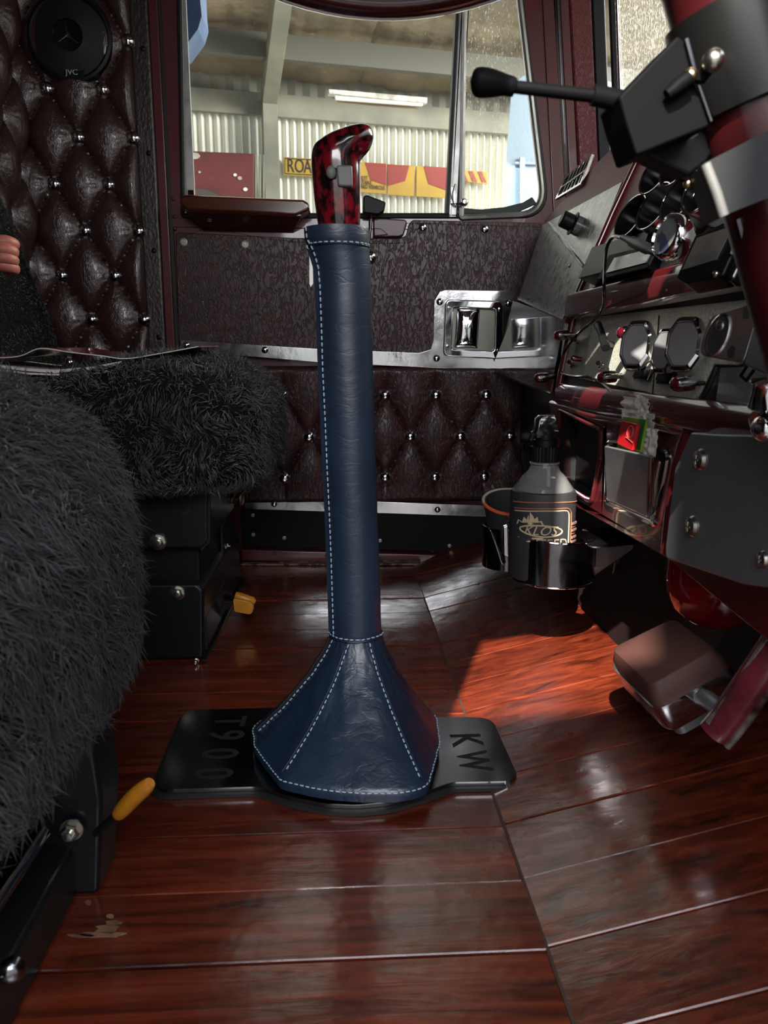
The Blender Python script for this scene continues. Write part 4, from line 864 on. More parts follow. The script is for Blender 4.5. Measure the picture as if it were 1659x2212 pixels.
for k in range(11):
    a_ = radians(-130 + k * 26); q = ga * cos(a_) + gb * sin(a_); ticks.prism([q * 0.017 + gb * 0 + gax * 0.0062 + q.cross(gax) * 0.0008, q * 0.022 + gax * 0.0062 + q.cross(gax) * 0.0008, q * 0.022 + gax * 0.0062 - q.cross(gax) * 0.0008, q * 0.017 + gax * 0.0062 - q.cross(gax) * 0.0008], gax * 0.0004)
ticks.prism([ga * 0.0 + gb * 0.001 + gax * 0.007, ga * 0.018 + gax * 0.007, -gb * 0.001 + gax * 0.007], gax * 0.0004)
tm = ticks.mesh('gauge_marks', mat('gauge_white', (0.6, 0.6, 0.58), 0.5), smooth=False)
for (px, py) in ((1362, 468), (1413, 446), (1469, 424), (1418, 371), (1466, 350), (1516, 330), (1520, 402)):
    q = UPT(px, py, 0.040) - gax * 0.044
    g_ = stamp(bodym, 'gauge', q, dash)
    for me_, nm_ in ((cupm, 'cup'), (rimm, 'rim'), (dm, 'dial'), (tm, 'marks')):
        s = stamp(me_, nm_, q, g_)
# round clock-like pod on a stalk
q = UPT(1450, 512, 0.055); ax = V((-0.93, -0.22, 0.22)).normalized()
pod = MB().lathe([(0.009, -0.055), (0.009, -0.022), (0.012, -0.018), (0.018, -0.014), (0.0225, -0.006), (0.0225, 0.002), (0.0205, 0.007), (0.0185, 0.0085), (0.0175, 0.006)], q, ax, 36); pod.f = [f for f in pod.f if len(f) <= 4]
pod.build('clock_pod', chrome, dash)
MB().lathe([(0.0178, 0.004), (0.0178, 0.0062), (0, 0.0062)], q, ax, 32).build('clock_face', mat('pale_clock_face', (0.14, 0.15, 0.15), 0.3, base2=(0.03, 0.035, 0.07), cscale=(70, 70, 70), contrast=(0.48, 0.54)), dash)
# dark radio / display unit
rq = [UPT(x, y, 0.0) for x, y in ((1288, 620), (1318, 552), (1452, 520), (1424, 592))]
MB().prism(rpoly(rq, 0.004, 3), NU * 0.030).build('display_housing', black, dash, bevel=0.003, seg=3)
rq2 = [UPT(x, y, 0.0305) for x, y in ((1292, 606), (1318, 552), (1428, 526), (1402, 580))]
MB().prism(rpoly(rq2, 0.003, 3), NU * 0.002).build('display_bezel', matte, dash, bevel=0.001)
rq3 = [UPT(x, y, 0.033) for x, y in ((1310, 590), (1328, 558), (1414, 536), (1396, 568))]
MB().prism(rq3, NU * 0.001).build('display_screen', mat('reflective_screen', (0.04, 0.045, 0.04), 0.25, base2=(0.03, 0.03, 0.03), cscale=(25, 25, 25), spec=0.9), dash)
# rail under the gauges
rl = MB(); pr_ = [V((0.352, 0, 0.582)), V((0.356, 0, 0.598)), V((0.372, 0, 0.604)), V((0.40, 0, 0.604)), V((0.40, 0, 0.562)), V((0.362, 0, 0.560)), V((0.353, 0, 0.566))]
rl.loft([[p + V((0, yy, 0.0)) for p in pr_] for yy in (EY + 0.005, 0.9, 0.6, 0.2, -0.1)]); rl.build('upper_rail', red_gloss, dash, bevel=0.003, seg=3)
MB().loft([[p + V((0, yy, 0)) for p in (V((0.345, 0, 0.452)), V((0.352, 0, 0.462)), V((0.372, 0, 0.462)), V((0.372, 0, 0.425)), V((0.352, 0, 0.425)), V((0.346, 0, 0.432)))] for yy in (1.24, 0.9, 0.5, -0.1)]).build('lower_rail', red_gloss, dash, bevel=0.003, seg=3)
# switch panel between the rails
nS = V((1, 0, -0.20)); dS = 0.366 - 0.20 * 0.50
def SPT(px, py, out=0.0): return WP(px, py, nS, dS - out * nS.length)
NS = -nS.normalized()
def onS(y, z, out=0): return V((dS + 0.20 * z, y, z)) + NS * out
MB().prism([onS(1.235, 0.455), onS(1.235, 0.570), onS(-0.05, 0.570), onS(-0.05, 0.455)], -NS * 0.02).build('recess_panel', mat('dull_recess', (0.06, 0.06, 0.055), 0.5, metal=0.4), dash)
MB().tube([V((0.352, 1.238, 0.455)), V((0.372, 1.238, 0.575))], 0.0065, 10).build('end_post', red_gloss, dash)
sw = MB().prism(rpoly([SPT(x, y, 0.002) for x, y in ((1212, 808), (1222, 692), (1640, 646), (1610, 790), (1545, 788), (1508, 868), (1470, 862), (1225, 812))], [0.004, 0.004, 0.006, 0.01, 0.006, 0.018, 0.01, 0.004], 4), NS * 0.003).build('switch_plate', speckled, dash, bevel=0.0008)
MB().prism([SPT(x, y, 0.0012) for x, y in ((1560, 795), (1700, 790), (1700, 905), (1550, 868))], NS * 0.002).build('lower_switch_plate', greysteel, dash, bevel=0.0006)
edge = crom([SPT(x, y, 0.004) for x, y in ((1548, 792), (1540, 815), (1524, 850), (1500, 872), (1470, 868))], 5); MB().tube(edge, 0.0022, 8).build('plate_edge', rubber, dash)
for s_ in (((1380, 684), (1424, 682), (1412, 856)),):
    MB().tube([SPT(1424, 682, 0.0052), SPT(1418, 760, 0.0052), SPT(1410, 850, 0.0052)], 0.0009, 6).build('plate_joint', cut, dash)
MB().prism([SPT(x, y, 0.0052) for x, y in ((1232, 806), (1258, 690), (1278, 708), (1262, 812))], NS * 0.0006).build('label_plate', mat('etched_label', (0.34, 0.34, 0.29), 0.45, metal=0.6), dash)
def sknob(px, py, nm, prof, m, base=0.005, ax=None): return MB().lathe(prof, SPT(px, py, base), ax or NS, 20).build(nm, m, dash)
jewel = mat('red_jewel', (0.07, 0.003, 0.008), 0.06, coat=1.0)
aj = V((-0.90, -0.10, -0.05)).normalized()
for (px, py) in ((1392, 716), (1348, 812), (1520, 826), (1243, 722), (1198, 814)):
    base = SPT(px, py, 0.004)
    kn = MB().lathe([(0.0035, 0), (0.0035, 0.010), (0.0075, 0.012), (0.0078, 0.026), (0.0070, 0.030)], base, aj, 16).build('pull_knob', polished, dash)
    MB().lathe([(0.0068, 0.029), (0.0066, 0.032), (0.004, 0.0345), (0, 0.035)], base, aj, 16).build('jewel', jewel, kn)
# T-shaped lever
tl = MB(); tl.tube([SPT(1322, 746, 0.004), SPT(1309, 742, 0.028)], 0.0048, 10); tl.tube([SPT(1292, 704, 0.028), SPT(1300, 722, 0.030), SPT(1309, 752, 0.028)], [0.0055, 0.0048, 0.0058], 12); tl.sphere(SPT(1291, 702, 0.028), 0.0056, 12); tl.build('tee_lever', black, dash)
for (px, py, rd) in ((1250, 740, 0), (1237, 788, 0), (1300, 790, 0)):
    t_ = MB(); t_.lathe([(0.0055, 0), (0.005, 0.003), (0.003, 0.004)], SPT(px, py, 0.005), NS, 12); t_.tube([SPT(px, py, 0.006), SPT(px - 8, py - 6, 0.022)], [0.0018, 0.0032], 10); t_.build('toggle_switch', chrome, dash)
MB().lathe([(0.0040, 0), (0.0042, 0.014), (0.003, 0.016), (0, 0.016)], SPT(1256, 777, 0.005), NS, 12).build('indicator', jewel, dash)
for (px, py) in ((1402, 812), (1452, 818)):
    pts = [SPT(x, y, 0.005) for x, y in ((px - 26, py + 12), (px - 14, py - 14), (px + 14, py - 14), (px + 4, py + 14))]
    rk = MB().prism(pts, NS * 0.006).build('rocker_switch', darkchrome if px < 1420 else black, dash, bevel=0.0015)
    c_ = sum(pts, V((0, 0, 0))) / 4; MB().prism([c_ + (p - c_) * 0.68 + NS * 0.006 for p in pts], NS * 0.004 + V((0, 0, 0.0015))).build('rocker', black, rk, bevel=0.001)
# big chrome air-brake paddles
def paddle_knob(px, py, sx, sz, ax, out):
    ax = V(ax).normalized(); q = SPT(px, py, out); u = V((0, 0, 1)); u = (u - ax * u.dot(ax)).normalized(); s = ax.cross(u)
    def o8(kx, kz, d): return [q + s * (kx * a) + u * (kz * b) + ax * d for a, b in ((-0.5, -1), (0.5, -1), (1, -0.45), (1, 0.45), (0.5, 1), (-0.5, 1), (-1, 0.45), (-1, -0.45))]
    rg = [rpoly(o8(sx * k, sz * k, d), 0.006 * k, 4) for k, d in ((0.80, -0.012), (1.0, -0.009), (1.0, 0.0), (0.95, 0.003), (0.82, 0.0045), (0.78, 0.0030))]
    k_ = MB().loft(rg).build('brake_paddle', chrome, dash)
    MB().tube([q - ax * 0.008, SPT(px + 34, py + 2, 0.0)], 0.0095, 14).build('stem', blackg, k_)
    MB().loft([rpoly(o8(sx * 0.765, sz * 0.765, 0.0032), 0.005, 4), rpoly(o8(sx * 0.74, sz * 0.74, 0.0040), 0.005, 4)]).build('inset', mat('satin_chrome', (0.62, 0.62, 0.64), 0.30, metal=0.75), k_)
paddle_knob(1374, 746, 0.0185, 0.0285, (-0.72, -0.68, 0.16), 0.030)
paddle_knob(1436, 758, 0.0165, 0.0240, (-0.92, -0.35, 0.12), 0.022)
paddle_knob(1478, 744, 0.0185, 0.0270, (-0.76, -0.62, 0.14), 0.030)
# pressed bright bracket at the near end
nB = V((0.86, 0.50, 0)).normalized(); pB = WX(1570, 730, 0.312); dB = nB.dot(pB)
def BPT(px, py, out=0.0): return WP(px, py, nB, dB - out)
bk = MB().prism(rpoly([BPT(x, y) for x, y in ((1533, 684), (1600, 664), (1642, 648), (1638, 680), (1606, 786), (1560, 778), (1512, 768), (1512, 744))], [0.004, 0.004, 0.004, 0.004, 0.006, 0.004, 0.008, 0.005], 4), nB * 0.004).build('bracket', greysteel if 0 else polished, dash, bevel=0.0015)
MB().prism([BPT(x, y) for x, y in ((1640, 648), (1700, 660), (1700, 830), (1604, 788))], nB * 0.003 + V((0.02, 0.01, 0))).build('bracket_side', greysteel, dash, bevel=0.002)
def ell(cx, cy, rx, ry, rot=0): return [(cx + rx * cos(a) * cos(rot) - ry * sin(a) * sin(rot), cy + rx * cos(a) * sin(rot) + ry * sin(a) * cos(rot)) for a in [2 * pi * i / 24 for i in range(24)]]
for e in (ell(1550, 724, 20, 46, 0.38), ell(1613, 676, 8, 14, 0.3), ell(1580, 760, 8, 14, 0.3)): MB().prism([BPT(x, y, 0.0002) for x, y in e], -nB * 0.0006).build('bracket_hole', mat('hole_shadow', (0.02, 0.02, 0.018), 0.7), bk)
MB().tube([BPT(x, y, 0.0006) for x, y in ell(1550, 724, 21, 48, 0.38)], 0.0011, 6, closed=True).build('slot_lip', polished, bk)
MB().sphere(BPT(1562, 703, -0.004), 0.0065, 12).build('bracket_bolt', screwm, bk)
MB().tube([SPT(1614, 790, 0.012), SPT(1600, 812, 0.012), SPT(1612, 822, 0.012), SPT(1628, 800, 0.012)], 0.0015, 8).build('wire_clip', black, dash)
cl = MB(); cl.lathe([(0.012, 0), (0.015, 0.003), (0.010, 0.018), (0.011, 0.022), (0, 0.024)], WX(1662, 878, 0.318), (-0.3, -0.2, 0.9), 24); cl.tube([WX(1650, 880, 0.318), WX(1634, 905, 0.318), WX(1642, 935, 0.318)], 0.006, 10); cl.sphere(WX(1655, 925, 0.318), 0.011, 14); cl.build('column_clamp', chrome, dash)

# lower dash: moulded red panel with pocket and ashtray
LX = 0.356
def LPT(px, py, out=0.0): return WX(px, py, LX - out)
po = rpoly([LPT(x, y) for x, y in ((1212, 884), (1302, 928), (1300, 990), (1282, 1082), (1270, 1078), (1206, 1036))], 0.008, 5)
pc = sum(po, V((0, 0, 0))) / len(po)
outl = [LPT(x, y) for x, y in ((1188, 872), (1310, 905), (1310, 1000), (1300, 1110), (1250, 1098), (1196, 1046))]
A = po; B = rpoly(outl, 0.006, 5); n = len(A)
for (nm, A2, B2) in (('pocket_surround', A, B),):
    vs = A2 + B2 + [p + V((0.02, 0, 0)) for p in A2] + [p + V((0.02, 0, 0)) for p in B2]; fs = []
    for i in range(n):
        j = (i + 1) % n; fs += [(i, j, n + j, n + i), (2 * n + i, 3 * n + i, 3 * n + j, 2 * n + j), (i, 2 * n + i, 2 * n + j, j), (n + i, n + j, 3 * n + j, 3 * n + i)]
    MB().add(vs, fs).build(nm, red_gloss, dash, bevel=0.003, seg=3)
MB().tube([p - V((0.002, 0, 0)) for p in A], 0.0035, 8, closed=True).build('pocket_lip', red_gloss, dash)
pk = MB(); vs = A + [p + V((0.09, 0, 0)) for p in A]; pk.add(vs, [(i, (i + 1) % n, n + (i + 1) % n, n + i) for i in range(n)] + [tuple(n + i for i in range(n))]); pk.build('storage_pocket', blackfelt, dash)
lp = MB().prism([LPT(x, y) for x, y in ((1302, 900), (1500, 936), (1500, 1000), (1446, 1206), (1436, 1200), (1260, 1104), (1296, 1100))], (0.03, 0, 0)).build('lower_panel', red_gloss, dash, bevel=0.006, seg=3)
MB().tube(crom([LPT(x, y, 0.002) for x, y in ((1192, 872), (1230, 882), (1290, 900), (1360, 912), (1420, 920), (1490, 935))], 4), 0.0055, 10).build('panel_roll', red_gloss, dash)
MB().tube(crom([LPT(x, y, 0.003) for x, y in ((1490, 930), (1470, 990), (1452, 1090), (1440, 1195))], 4), 0.0070, 10).build('panel_end_roll', red_gloss, dash)
MB().prism([LPT(x, y) for x, y in ((1196, 1050), (1262, 1104), (1440, 1206), (1700, 1420), (1700, 1200), (1440, 1190), (1270, 1090))], (0.05, 0, 0)).build('lower_skirt', red_gloss, dash, bevel=0.002)
MB().prism([V((0.380, -0.1, 0.30)), V((0.380, 1.22, 0.27)), V((0.380, 1.22, 0.45)), V((0.380, -0.1, 0.45))], (0.03, 0, 0)).build('lower_backing', blackmetal, dash)
# ashtray: chrome frame, tilted flap
af = [LPT(x, y, 0.001) for x, y in ((1316, 976), (1418, 968), (1450, 972), (1446, 1000), (1420, 1130), (1408, 1130), (1318, 1084))]
A = rpoly([LPT(x, y, 0.001) for x, y in ((1312, 955), (1449, 974), (1418, 1134), (1312, 1086))], 0.012, 5); cA = sum(A, V((0, 0, 0))) / len(A)
MB().tube(A, 0.0042, 8, closed=True).build('ashtray_frame', chrome, dash)
MB().prism([cA + (p - cA) * 0.93 + V((-0.0005, 0, 0)) for p in A], (0.0006, 0, 0)).build('ashtray_cavity', cut, dash)
ft = [WX(1305, 964, LX - 0.030), WX(1402, 986, LX - 0.034), WX(1396, 1114, LX - 0.006), WX(1310, 1078, LX - 0.006)]
ash = MB().prism(rpoly(ft, 0.004, 3), (0.004, 0.0, 0.001)).build('ashtray_flap', greysteel, dash, bevel=0.0015)
MB().tube([ft[1] + V((0.002, 0, 0)), ft[2] + V((0.002, 0, 0)), ft[3] + V((0.002, 0, 0))], 0.0024, 8).build('flap_edge', polished, ash)
MB().prism([ft[1] + V((0.004, -0.002, 0)), ft[2] + V((0.004, -0.002, 0)), WX(1414, 1100, LX - 0.004), WX(1432, 1004, LX - 0.004)], (0.001, 0.001, 0)).build('flap_side', screwm, ash)
# grey steel cover box
bx = [WX(x, y, 0.330) for x, y in ((1492, 934), (1560, 938), (1720, 940), (1720, 1275), (1640, 1268), (1600, 1262), (1437, 1206), (1437, 1180), (1457, 1012))]
gb_ = MB().prism(rpoly(bx, [0.003, 0.003, 0.003, 0.003, 0.003, 0.02, 0.008, 0.01, 0.005], 4), (0.045, 0, 0)).build('steel_cover', greysteel, dash, bevel=0.0025, seg=3, smooth=False)
for (x, y) in ((1516, 993), (1498, 1137)): stamp(pan_screw, 'screw', WX(x, y, 0.3302), gb_, sc=1.15)
stamp(pan_screw, 'screw', WX(1650, 1208, 0.3302), gb_, sc=0.8)
# steel floor post with latch hardware below the dash
py_ = 1.27
pst = thing('pedal_box_post', (0.49, 1.33, 0.07), 'dark maroon upright post with a small latch below the dashboard behind the cup holder', 'post')
MB().prism([WY(x, y, py_) for x, y in ((1332, 1190), (1425, 1190), (1420, 1336), (1312, 1334))], (0, 0.03, 0)).build('post', mat('deep_maroon', (0.045, 0.007, 0.010), 0.4, coat=0.4), pst, bevel=0.003)
MB().prism([WY(x, y, py_ - 0.012) for x, y in ((1358, 1228), (1390, 1230), (1390, 1238), (1358, 1236))], (0, 0.02, 0)).build('latch_bar', red_dull, pst, bevel=0.001)
MB().prism([WY(x, y, py_ - 0.012) for x, y in ((1356, 1244), (1382, 1246), (1380, 1266), (1355, 1264))], (0, 0.02, 0)).build('latch_block', red_dull, pst, bevel=0.002)
MB().lathe([(0.020, 0), (0.020, 0.006), (0.017, 0.008), (0, 0.008)], WY(1402, 1248, py_ - 0.002), (0, -1, 0), 24).build('latch_disc', red_dull, pst)
MB().sphere(WY(1348, 1265, py_ - 0.004), 0.004, 10).build('latch_pin', red_dull, pst)
MB().tube([WY(1310, 1334, py_ - 0.002), WY(1332, 1190, py_ - 0.002)], 0.003, 8).build('post_edge', red_dull, pst)
# red glossy reservoir under the cover
rs_ = thing('red_reservoir', WX(1545, 1290, 0.40), 'glossy red rounded reservoir hanging under the grey steel cover', 'reservoir')
q = WX(1548, 1248, 0.41); q.z -= 0.0
MB().lathe([(0.052, 0.03), (0.054, 0.0), (0.051, -0.018), (0.043, -0.036), (0.028, -0.050), (0.010, -0.057), (0, -0.058)], q, (0, 0, 1), 36).build('bowl', redglass, rs_)
MB().lathe([(0.050, 0.03), (0.055, 0.032), (0.055, 0.036), (0.04, 0.040), (0, 0.040)], q, (0, 0, 1), 36).build('cap', blackg, rs_)

# papers, tissue and packets standing in the ashtray
pp = thing('paper_slips', LPT(1400, 960, 0.02), 'crumpled white paper slips standing in the ashtray', 'paper')
def sheet(q4, amp, nm, par, m=paper, seed=0):
    P = [LPT(x, y, o) for x, y, o in q4]
    def fn(a, b): p = P[0].lerp(P[1], a).lerp(P[3].lerp(P[2], a), b); return p + V((-1, -0.2, 0)) * amp * noise.noise(V((a * 4 + seed, b * 5, seed)))
    o = MB().grid(fn, 14, 18).build(nm, m, par, fix=False, smooth=False); s = o.modifiers.new('t', 'SOLIDIFY'); s.thickness = 0.0004
    return o
sheet(((1346, 856, .018), (1399, 862, .014), (1392, 915, .012), (1343, 905, .016)), 0.006, 'tissue', pp, seed=1)
sheet(((1378, 852, .016), (1402, 862, .012), (1402, 905, .010), (1380, 908, .013)), 0.004, 'tissue', pp, seed=2)
sheet(((1392, 925, .016), (1423, 928, .012), (1414, 1000, .010), (1382, 975, .014)), 0.004, 'folded_slip', pp, seed=3)
for k in range(4): sheet(((1394 + 5 * k, 892 + 2 * k, .012 - .001 * k), (1414 + 1.5 * k, 894 + 3 * k, .011 - .001 * k), (1412, 925, .008), (1392 + 3 * k, 922, .009)), 0.001, 'receipt', pp, seed=5 + k)
gp_ = thing('gum_packet', LPT(1365, 935, 0.022), 'lime green gum packet standing in the ashtray', 'packet')
lime = mat('lime_card', (0.36, 0.50, 0.03), 0.4, base2=(0.20, 0.36, 0.03), cscale=(40, 40, 40))
gq = [LPT(x, y, 0.019) for x, y in ((1345, 900), (1396, 907), (1382, 978), (1332, 968))]
MB().prism(gq, V((0.003, 0.0005, 0))).build('packet', lime, gp_, bevel=0.0004)
MB().prism([LPT(x, y, 0.0195) for x, y in ((1380, 905), (1394, 907), (1382, 972), (1376, 970))], V((0.0004, 0, 0))).build('leaf_print', mat('green_print', (0.03, 0.20, 0.04), 0.4), gp_)
U_ = (gq[2] - gq[3]).normalized(); V_ = (gq[0] - gq[3]).normalized()
rp_ = thing('red_case', LPT(1366, 940, 0.03), 'small red plastic case with an oval badge in front of the lime packet', 'case')
redp = mat('bright_red_plastic', (0.55, 0.012, 0.020), 0.25, coat=0.5)
rq_ = [LPT(x, y, 0.022) for x, y in ((1351, 908), (1384, 916), (1374, 974), (1341, 958))]
MB().prism(rpoly(rq_, 0.002, 3), V((-0.005, -0.001, 0))).build('case', redp, rp_, bevel=0.0015)
e_ = [LPT(x, y, 0.0276) for x, y in ell(1361, 933, 6.5, 13, 0.18)]; MB().tube(e_, 0.0005, 6, closed=True).build('oval_badge', mat('red_relief', (0.62, 0.08, 0.08), 0.3), rp_)
MB().tube([LPT(1352, 944, 0.0276), LPT(1366, 956, 0.0276)], 0.0006, 6).build('case_ridge', MATS['red_relief'], rp_)
# white wrapper and yellow scrap in the pocket
wr1 = MB().sphere(WX(1278, 1066, 0.385), 0.010, 12, (1, 1.3, 0.7)).build('crumpled_wrapper', paper); tag(wr1, 'crumpled white wrapper in the black dash pocket', 'wrapper')
wr2 = MB().prism([WX(x, y, 0.380) for x, y in ((1250, 1058), (1254, 1048), (1262, 1046), (1261, 1060), (1256, 1064))], (0.003, 0, 0)).build('yellow_scrap', mat('yellow_paper', (0.6, 0.5, 0.08), 0.5)); tag(wr2, 'yellow paper scrap in the black dash pocket', 'paper')

# charging cable with plug hanging over the dash
cb = thing('charging_cable', UPT(1345, 512, 0.05), 'thin black charging cable looping from the display down to the switch panel', 'cable')
cpts = [UPT(1346, 512, 0.052), UPT(1325, 512, 0.05), UPT(1311, 535, 0.045), UPT(1306, 580, 0.042), UPT(1305, 625, 0.040), WX(1303, 660, 0.345), SPT(1285, 690, 0.02), SPT(1250, 720, 0.016), SPT(1222, 755, 0.012), SPT(1211, 785, 0.010), SPT(1214, 805, 0.010), SPT(1240, 813, 0.010), SPT(1270, 814, 0.010), SPT(1300, 828, 0.008), SPT(1326, 850, 0.006)]
MB().tube(crom(cpts, 8), 0.0021, 8).build('cord', blackg, cb)
MB().tube([UPT(1344, 512, 0.052), UPT(1362, 520, 0.052), UPT(1366, 522, 0.052), UPT(1398, 537, 0.050), UPT(1402, 540, 0.05), UPT(1416, 546, 0.048)], [0.003, 0.0045, 0.0062, 0.0062, 0.004, 0.004], 10).build('plug', black, cb)
# tablet-like navigation unit on a ball mount
nv = thing('navigation_unit', UPT(1540, 560, 0.04), 'black framed navigation screen on a mount at the near end of the gauge panel', 'navigation screen')
nA = V((0.80, 0.42, -0.42)).normalized(); nP = UPT(1540, 545, 0.055); nd = nA.dot(nP)
def NPT(px, py, out=0): return WP(px, py, nA, nd - out)
MB().prism(rpoly([NPT(x, y) for x, y in ((1460, 598), (1500, 508), (1602, 470), (1608, 490), (1560, 596), (1482, 612))], [0.003, 0.003, 0.003, 0.002, 0.003, 0.003], 3), nA * 0.020).build('housing', black, nv, bevel=0.003, seg=3)
MB().prism([NPT(x, y, 0.0004) for x, y in ((1474, 584), (1507, 515), (1584, 489), (1548, 562))], -nA * 0.001).build('screen', mat('amber_grey_screen', (0.16, 0.13, 0.11), 0.2, base2=(0.07, 0.075, 0.07), cscale=(16, 16, 16), spec=0.8), nv)
MB().prism([NPT(x, y, -0.001) for x, y in ((1562, 600), (1612, 500), (1628, 505), (1580, 606))], nA * 0.016).build('grip_side', blackg, nv, bevel=0.004, seg=3)
MB().prism([NPT(x, y, 0.0012) for x, y in ((1578, 548), (1592, 504), (1602, 506), (1586, 552))], -nA * 0.0006).build('side_label', mat('pale_label', (0.35, 0.33, 0.32), 0.5), nv)
MB().tube([NPT(1560, 585, -0.02), UPT(1600, 590, 0.01)], 0.008, 12).build('mount_arm', black, nv); 
for (x, y) in ((1546, 592),): MB().sphere(NPT(x, y, 0.001), 0.0028, 10).build('screw', screwm, nv)

# ================================================================== CUP HOLDER, STUBBY COOLER, SPRAY BOTTLE
ch = thing('cup_holder', (0.30, 1.08, 0.20), 'polished chrome twin cup holder ring mounted below the dashboard', 'cup holder')
hc_ = WY(1196, 1170, 1.09); hr = 0.060
zr = WY(1170, 1172, 1.03).z; zbm = WY(1190, 1272, 1.03).z
ang0, ang1 = radians(-205), radians(20)
def wallring(c, r, a0, a1, z0, z1, th=0.0022, n=48, tilt=0.0):
    mb = MB(); rg = []
    for i in range(n + 1):
        a_ = a0 + (a1 - a0) * i / n; d = V((cos(a_), sin(a_), 0)); zz1 = z1 - tilt * (cos(a_) * 0.5 + 0.5)
        rg.append([V((c.x, c.y, z0)) + d * r, V((c.x, c.y, zz1)) + d * r, V((c.x, c.y, zz1)) + d * (r - th), V((c.x, c.y, z0)) + d * (r - th)])
    return mb.loft(rg)
wallring(hc_, hr, radians(-190), radians(10), zbm, zr, tilt=0.006).build('band', darkchrome, ch, bevel=0.0006)
MB().tube([hc_ * 0 + V((hc_.x + (hr - 0.001) * cos(a_), hc_.y + (hr - 0.001) * sin(a_), zr - 0.006 * (cos(a_) * .5 + .5))) for a_ in [radians(-190 + k * 5) for k in range(41)]], 0.0019, 8).build('rim', chrome, ch)
MB().tube([V((hc_.x + hr * cos(a_), hc_.y + hr * sin(a_), zbm)) for a_ in [radians(-190 + k * 5) for k in range(41)]], 0.0017, 8).build('foot_rim', chrome, ch)
MB().lathe([(hr - 0.003, 0), (hr - 0.003, 0.002), (0, 0.002)], V((hc_.x, hc_.y, zbm)), (0, 0, 1), 36).build('floor_disc', blackmetal, ch)
arm = MB().loft([[V((hc_.x + hr * 0.95, hc_.y - 0.018, zbm + 0.004)), V((hc_.x + hr * 0.95, hc_.y + 0.05, zbm + 0.004)), V((hc_.x + hr * 0.95, hc_.y + 0.05, zr - 0.006)), V((hc_.x + hr * 0.95, hc_.y - 0.018, zr - 0.006))],
                 [V((0.42, hc_.y - 0.035, zbm + 0.05)), V((0.42, hc_.y + 0.05, zbm + 0.05)), V((0.42, hc_.y + 0.05, zr - 0.004)), V((0.42, hc_.y - 0.035, zr - 0.004))]])
arm.build('mounting_arm', mat('dark_maroon_bracket', (0.03, 0.010, 0.010), 0.3, coat=0.4), ch, bevel=0.002)
topm = MB().prism(crom([WZ(x, y, zr - 0.004) for x, y in ((1250, 1146), (1300, 1153), (1345, 1160), (1390, 1168), (1330, 1178), (1278, 1180), (1262, 1165))], 4, True), (0, 0, -0.002)).build('top_plate', polished, ch)
h2 = WY(1098, 1150, 1.17)
wallring(V((h2.x, h2.y, 0)), 0.040, radians(90), radians(300), WY(1080, 1228, 1.15).z, WY(1060, 1140, 1.15).z).build('rear_band', darkchrome, ch, bevel=0.0006)
slab([WY(x, y, 1.065) for x, y in ((1087, 1138), (1098, 1134), (1100, 1205), (1088, 1200))], (0, 0.008, 0), 'end_bracket', polished, ch, 0.002)
slab([WY(x, y, 1.12) for x, y in ((1056, 1142), (1066, 1148), (1092, 1225), (1082, 1218))], (0, 0.008, 0), 'end_strut', darkchrome, ch, 0.002)
# stubby cooler (neoprene, orange and cream binding)
scool = thing('stubby_cooler', WY(1100, 1200, 1.18), 'empty black neoprene drink cooler with orange and cream stitched rim, left of the bottle', 'drink cooler')
cc = WY(1105, 1090, 1.19); zt1 = WY(1100, 1084, 1.19).z; zb1 = WY(1100, 1215, 1.19).z
cr_ = 0.045
rg = []
for k in range(9):
    t = k / 8; r = cr_ * (1 - 0.26 * t); z = zt1 + (zb1 - zt1) * t
    rg.append([V((cc.x + 0.008 * t + r * cos(2 * pi * i / 48), cc.y + 0.9 * r * sin(2 * pi * i / 48), z + 0.022 * (1 - t) * sin(2 * pi * i / 48) * 0.6)) for i in range(48)])
inn = [[V((cc.x + (p.x - cc.x) * 0.90, cc.y + (p.y - cc.y) * 0.90, p.z)) for p in r_] for r_ in (rg[0], rg[4], rg[8])]
MB().loft(list(reversed(inn)) + rg, cap=False).build('cooler', mat('black_neoprene', (0.012, 0.012, 0.013), 0.7, bumps=(('noise', (500, 500, 500), 0.3, 0.0006),)), scool)
top_ = [p * 1.0 for p in rg[0]]
MB().tube([top_[i] for i in range(-14, 24)] if 0 else [top_[i % 48] for i in range(0, 26)], 0.0026, 8).build('cream_binding', mat('cream_binding', (0.40, 0.36, 0.28), 0.6, bumps=(('noise', (700, 700, 700), 0.8, 0.001),)), scool)
MB().tube([top_[i % 48] for i in range(25, 49)], 0.0028, 8).build('orange_binding', mat('orange_binding', (0.55, 0.09, 0.02), 0.55, bumps=(('noise', (700, 700, 700), 0.8, 0.001),)), scool)
zz = MB()
for k in range(14):
    t = k / 14; a_ = radians(-112 + 8 * (k % 2)); a2 = radians(-112 + 8 * ((k + 1) % 2)); r = cr_ * (1 - 0.26 * t) + 0.001; r2 = cr_ * (1 - .26 * (t + .07)) + .001
    zz.tube([V((cc.x + .008 * t + r * cos(a_), cc.y + .9 * r * sin(a_), zt1 + (zb1 - zt1) * t - 0.012)), V((cc.x + .008 * t + r2 * cos(a2), cc.y + .9 * r2 * sin(a2), zt1 + (zb1 - zt1) * (t + .07) - 0.012))], 0.0008, 5)
zz.build('zigzag_seam', mat('grey_thread', (0.10, 0.09, 0.09), 0.6), scool)
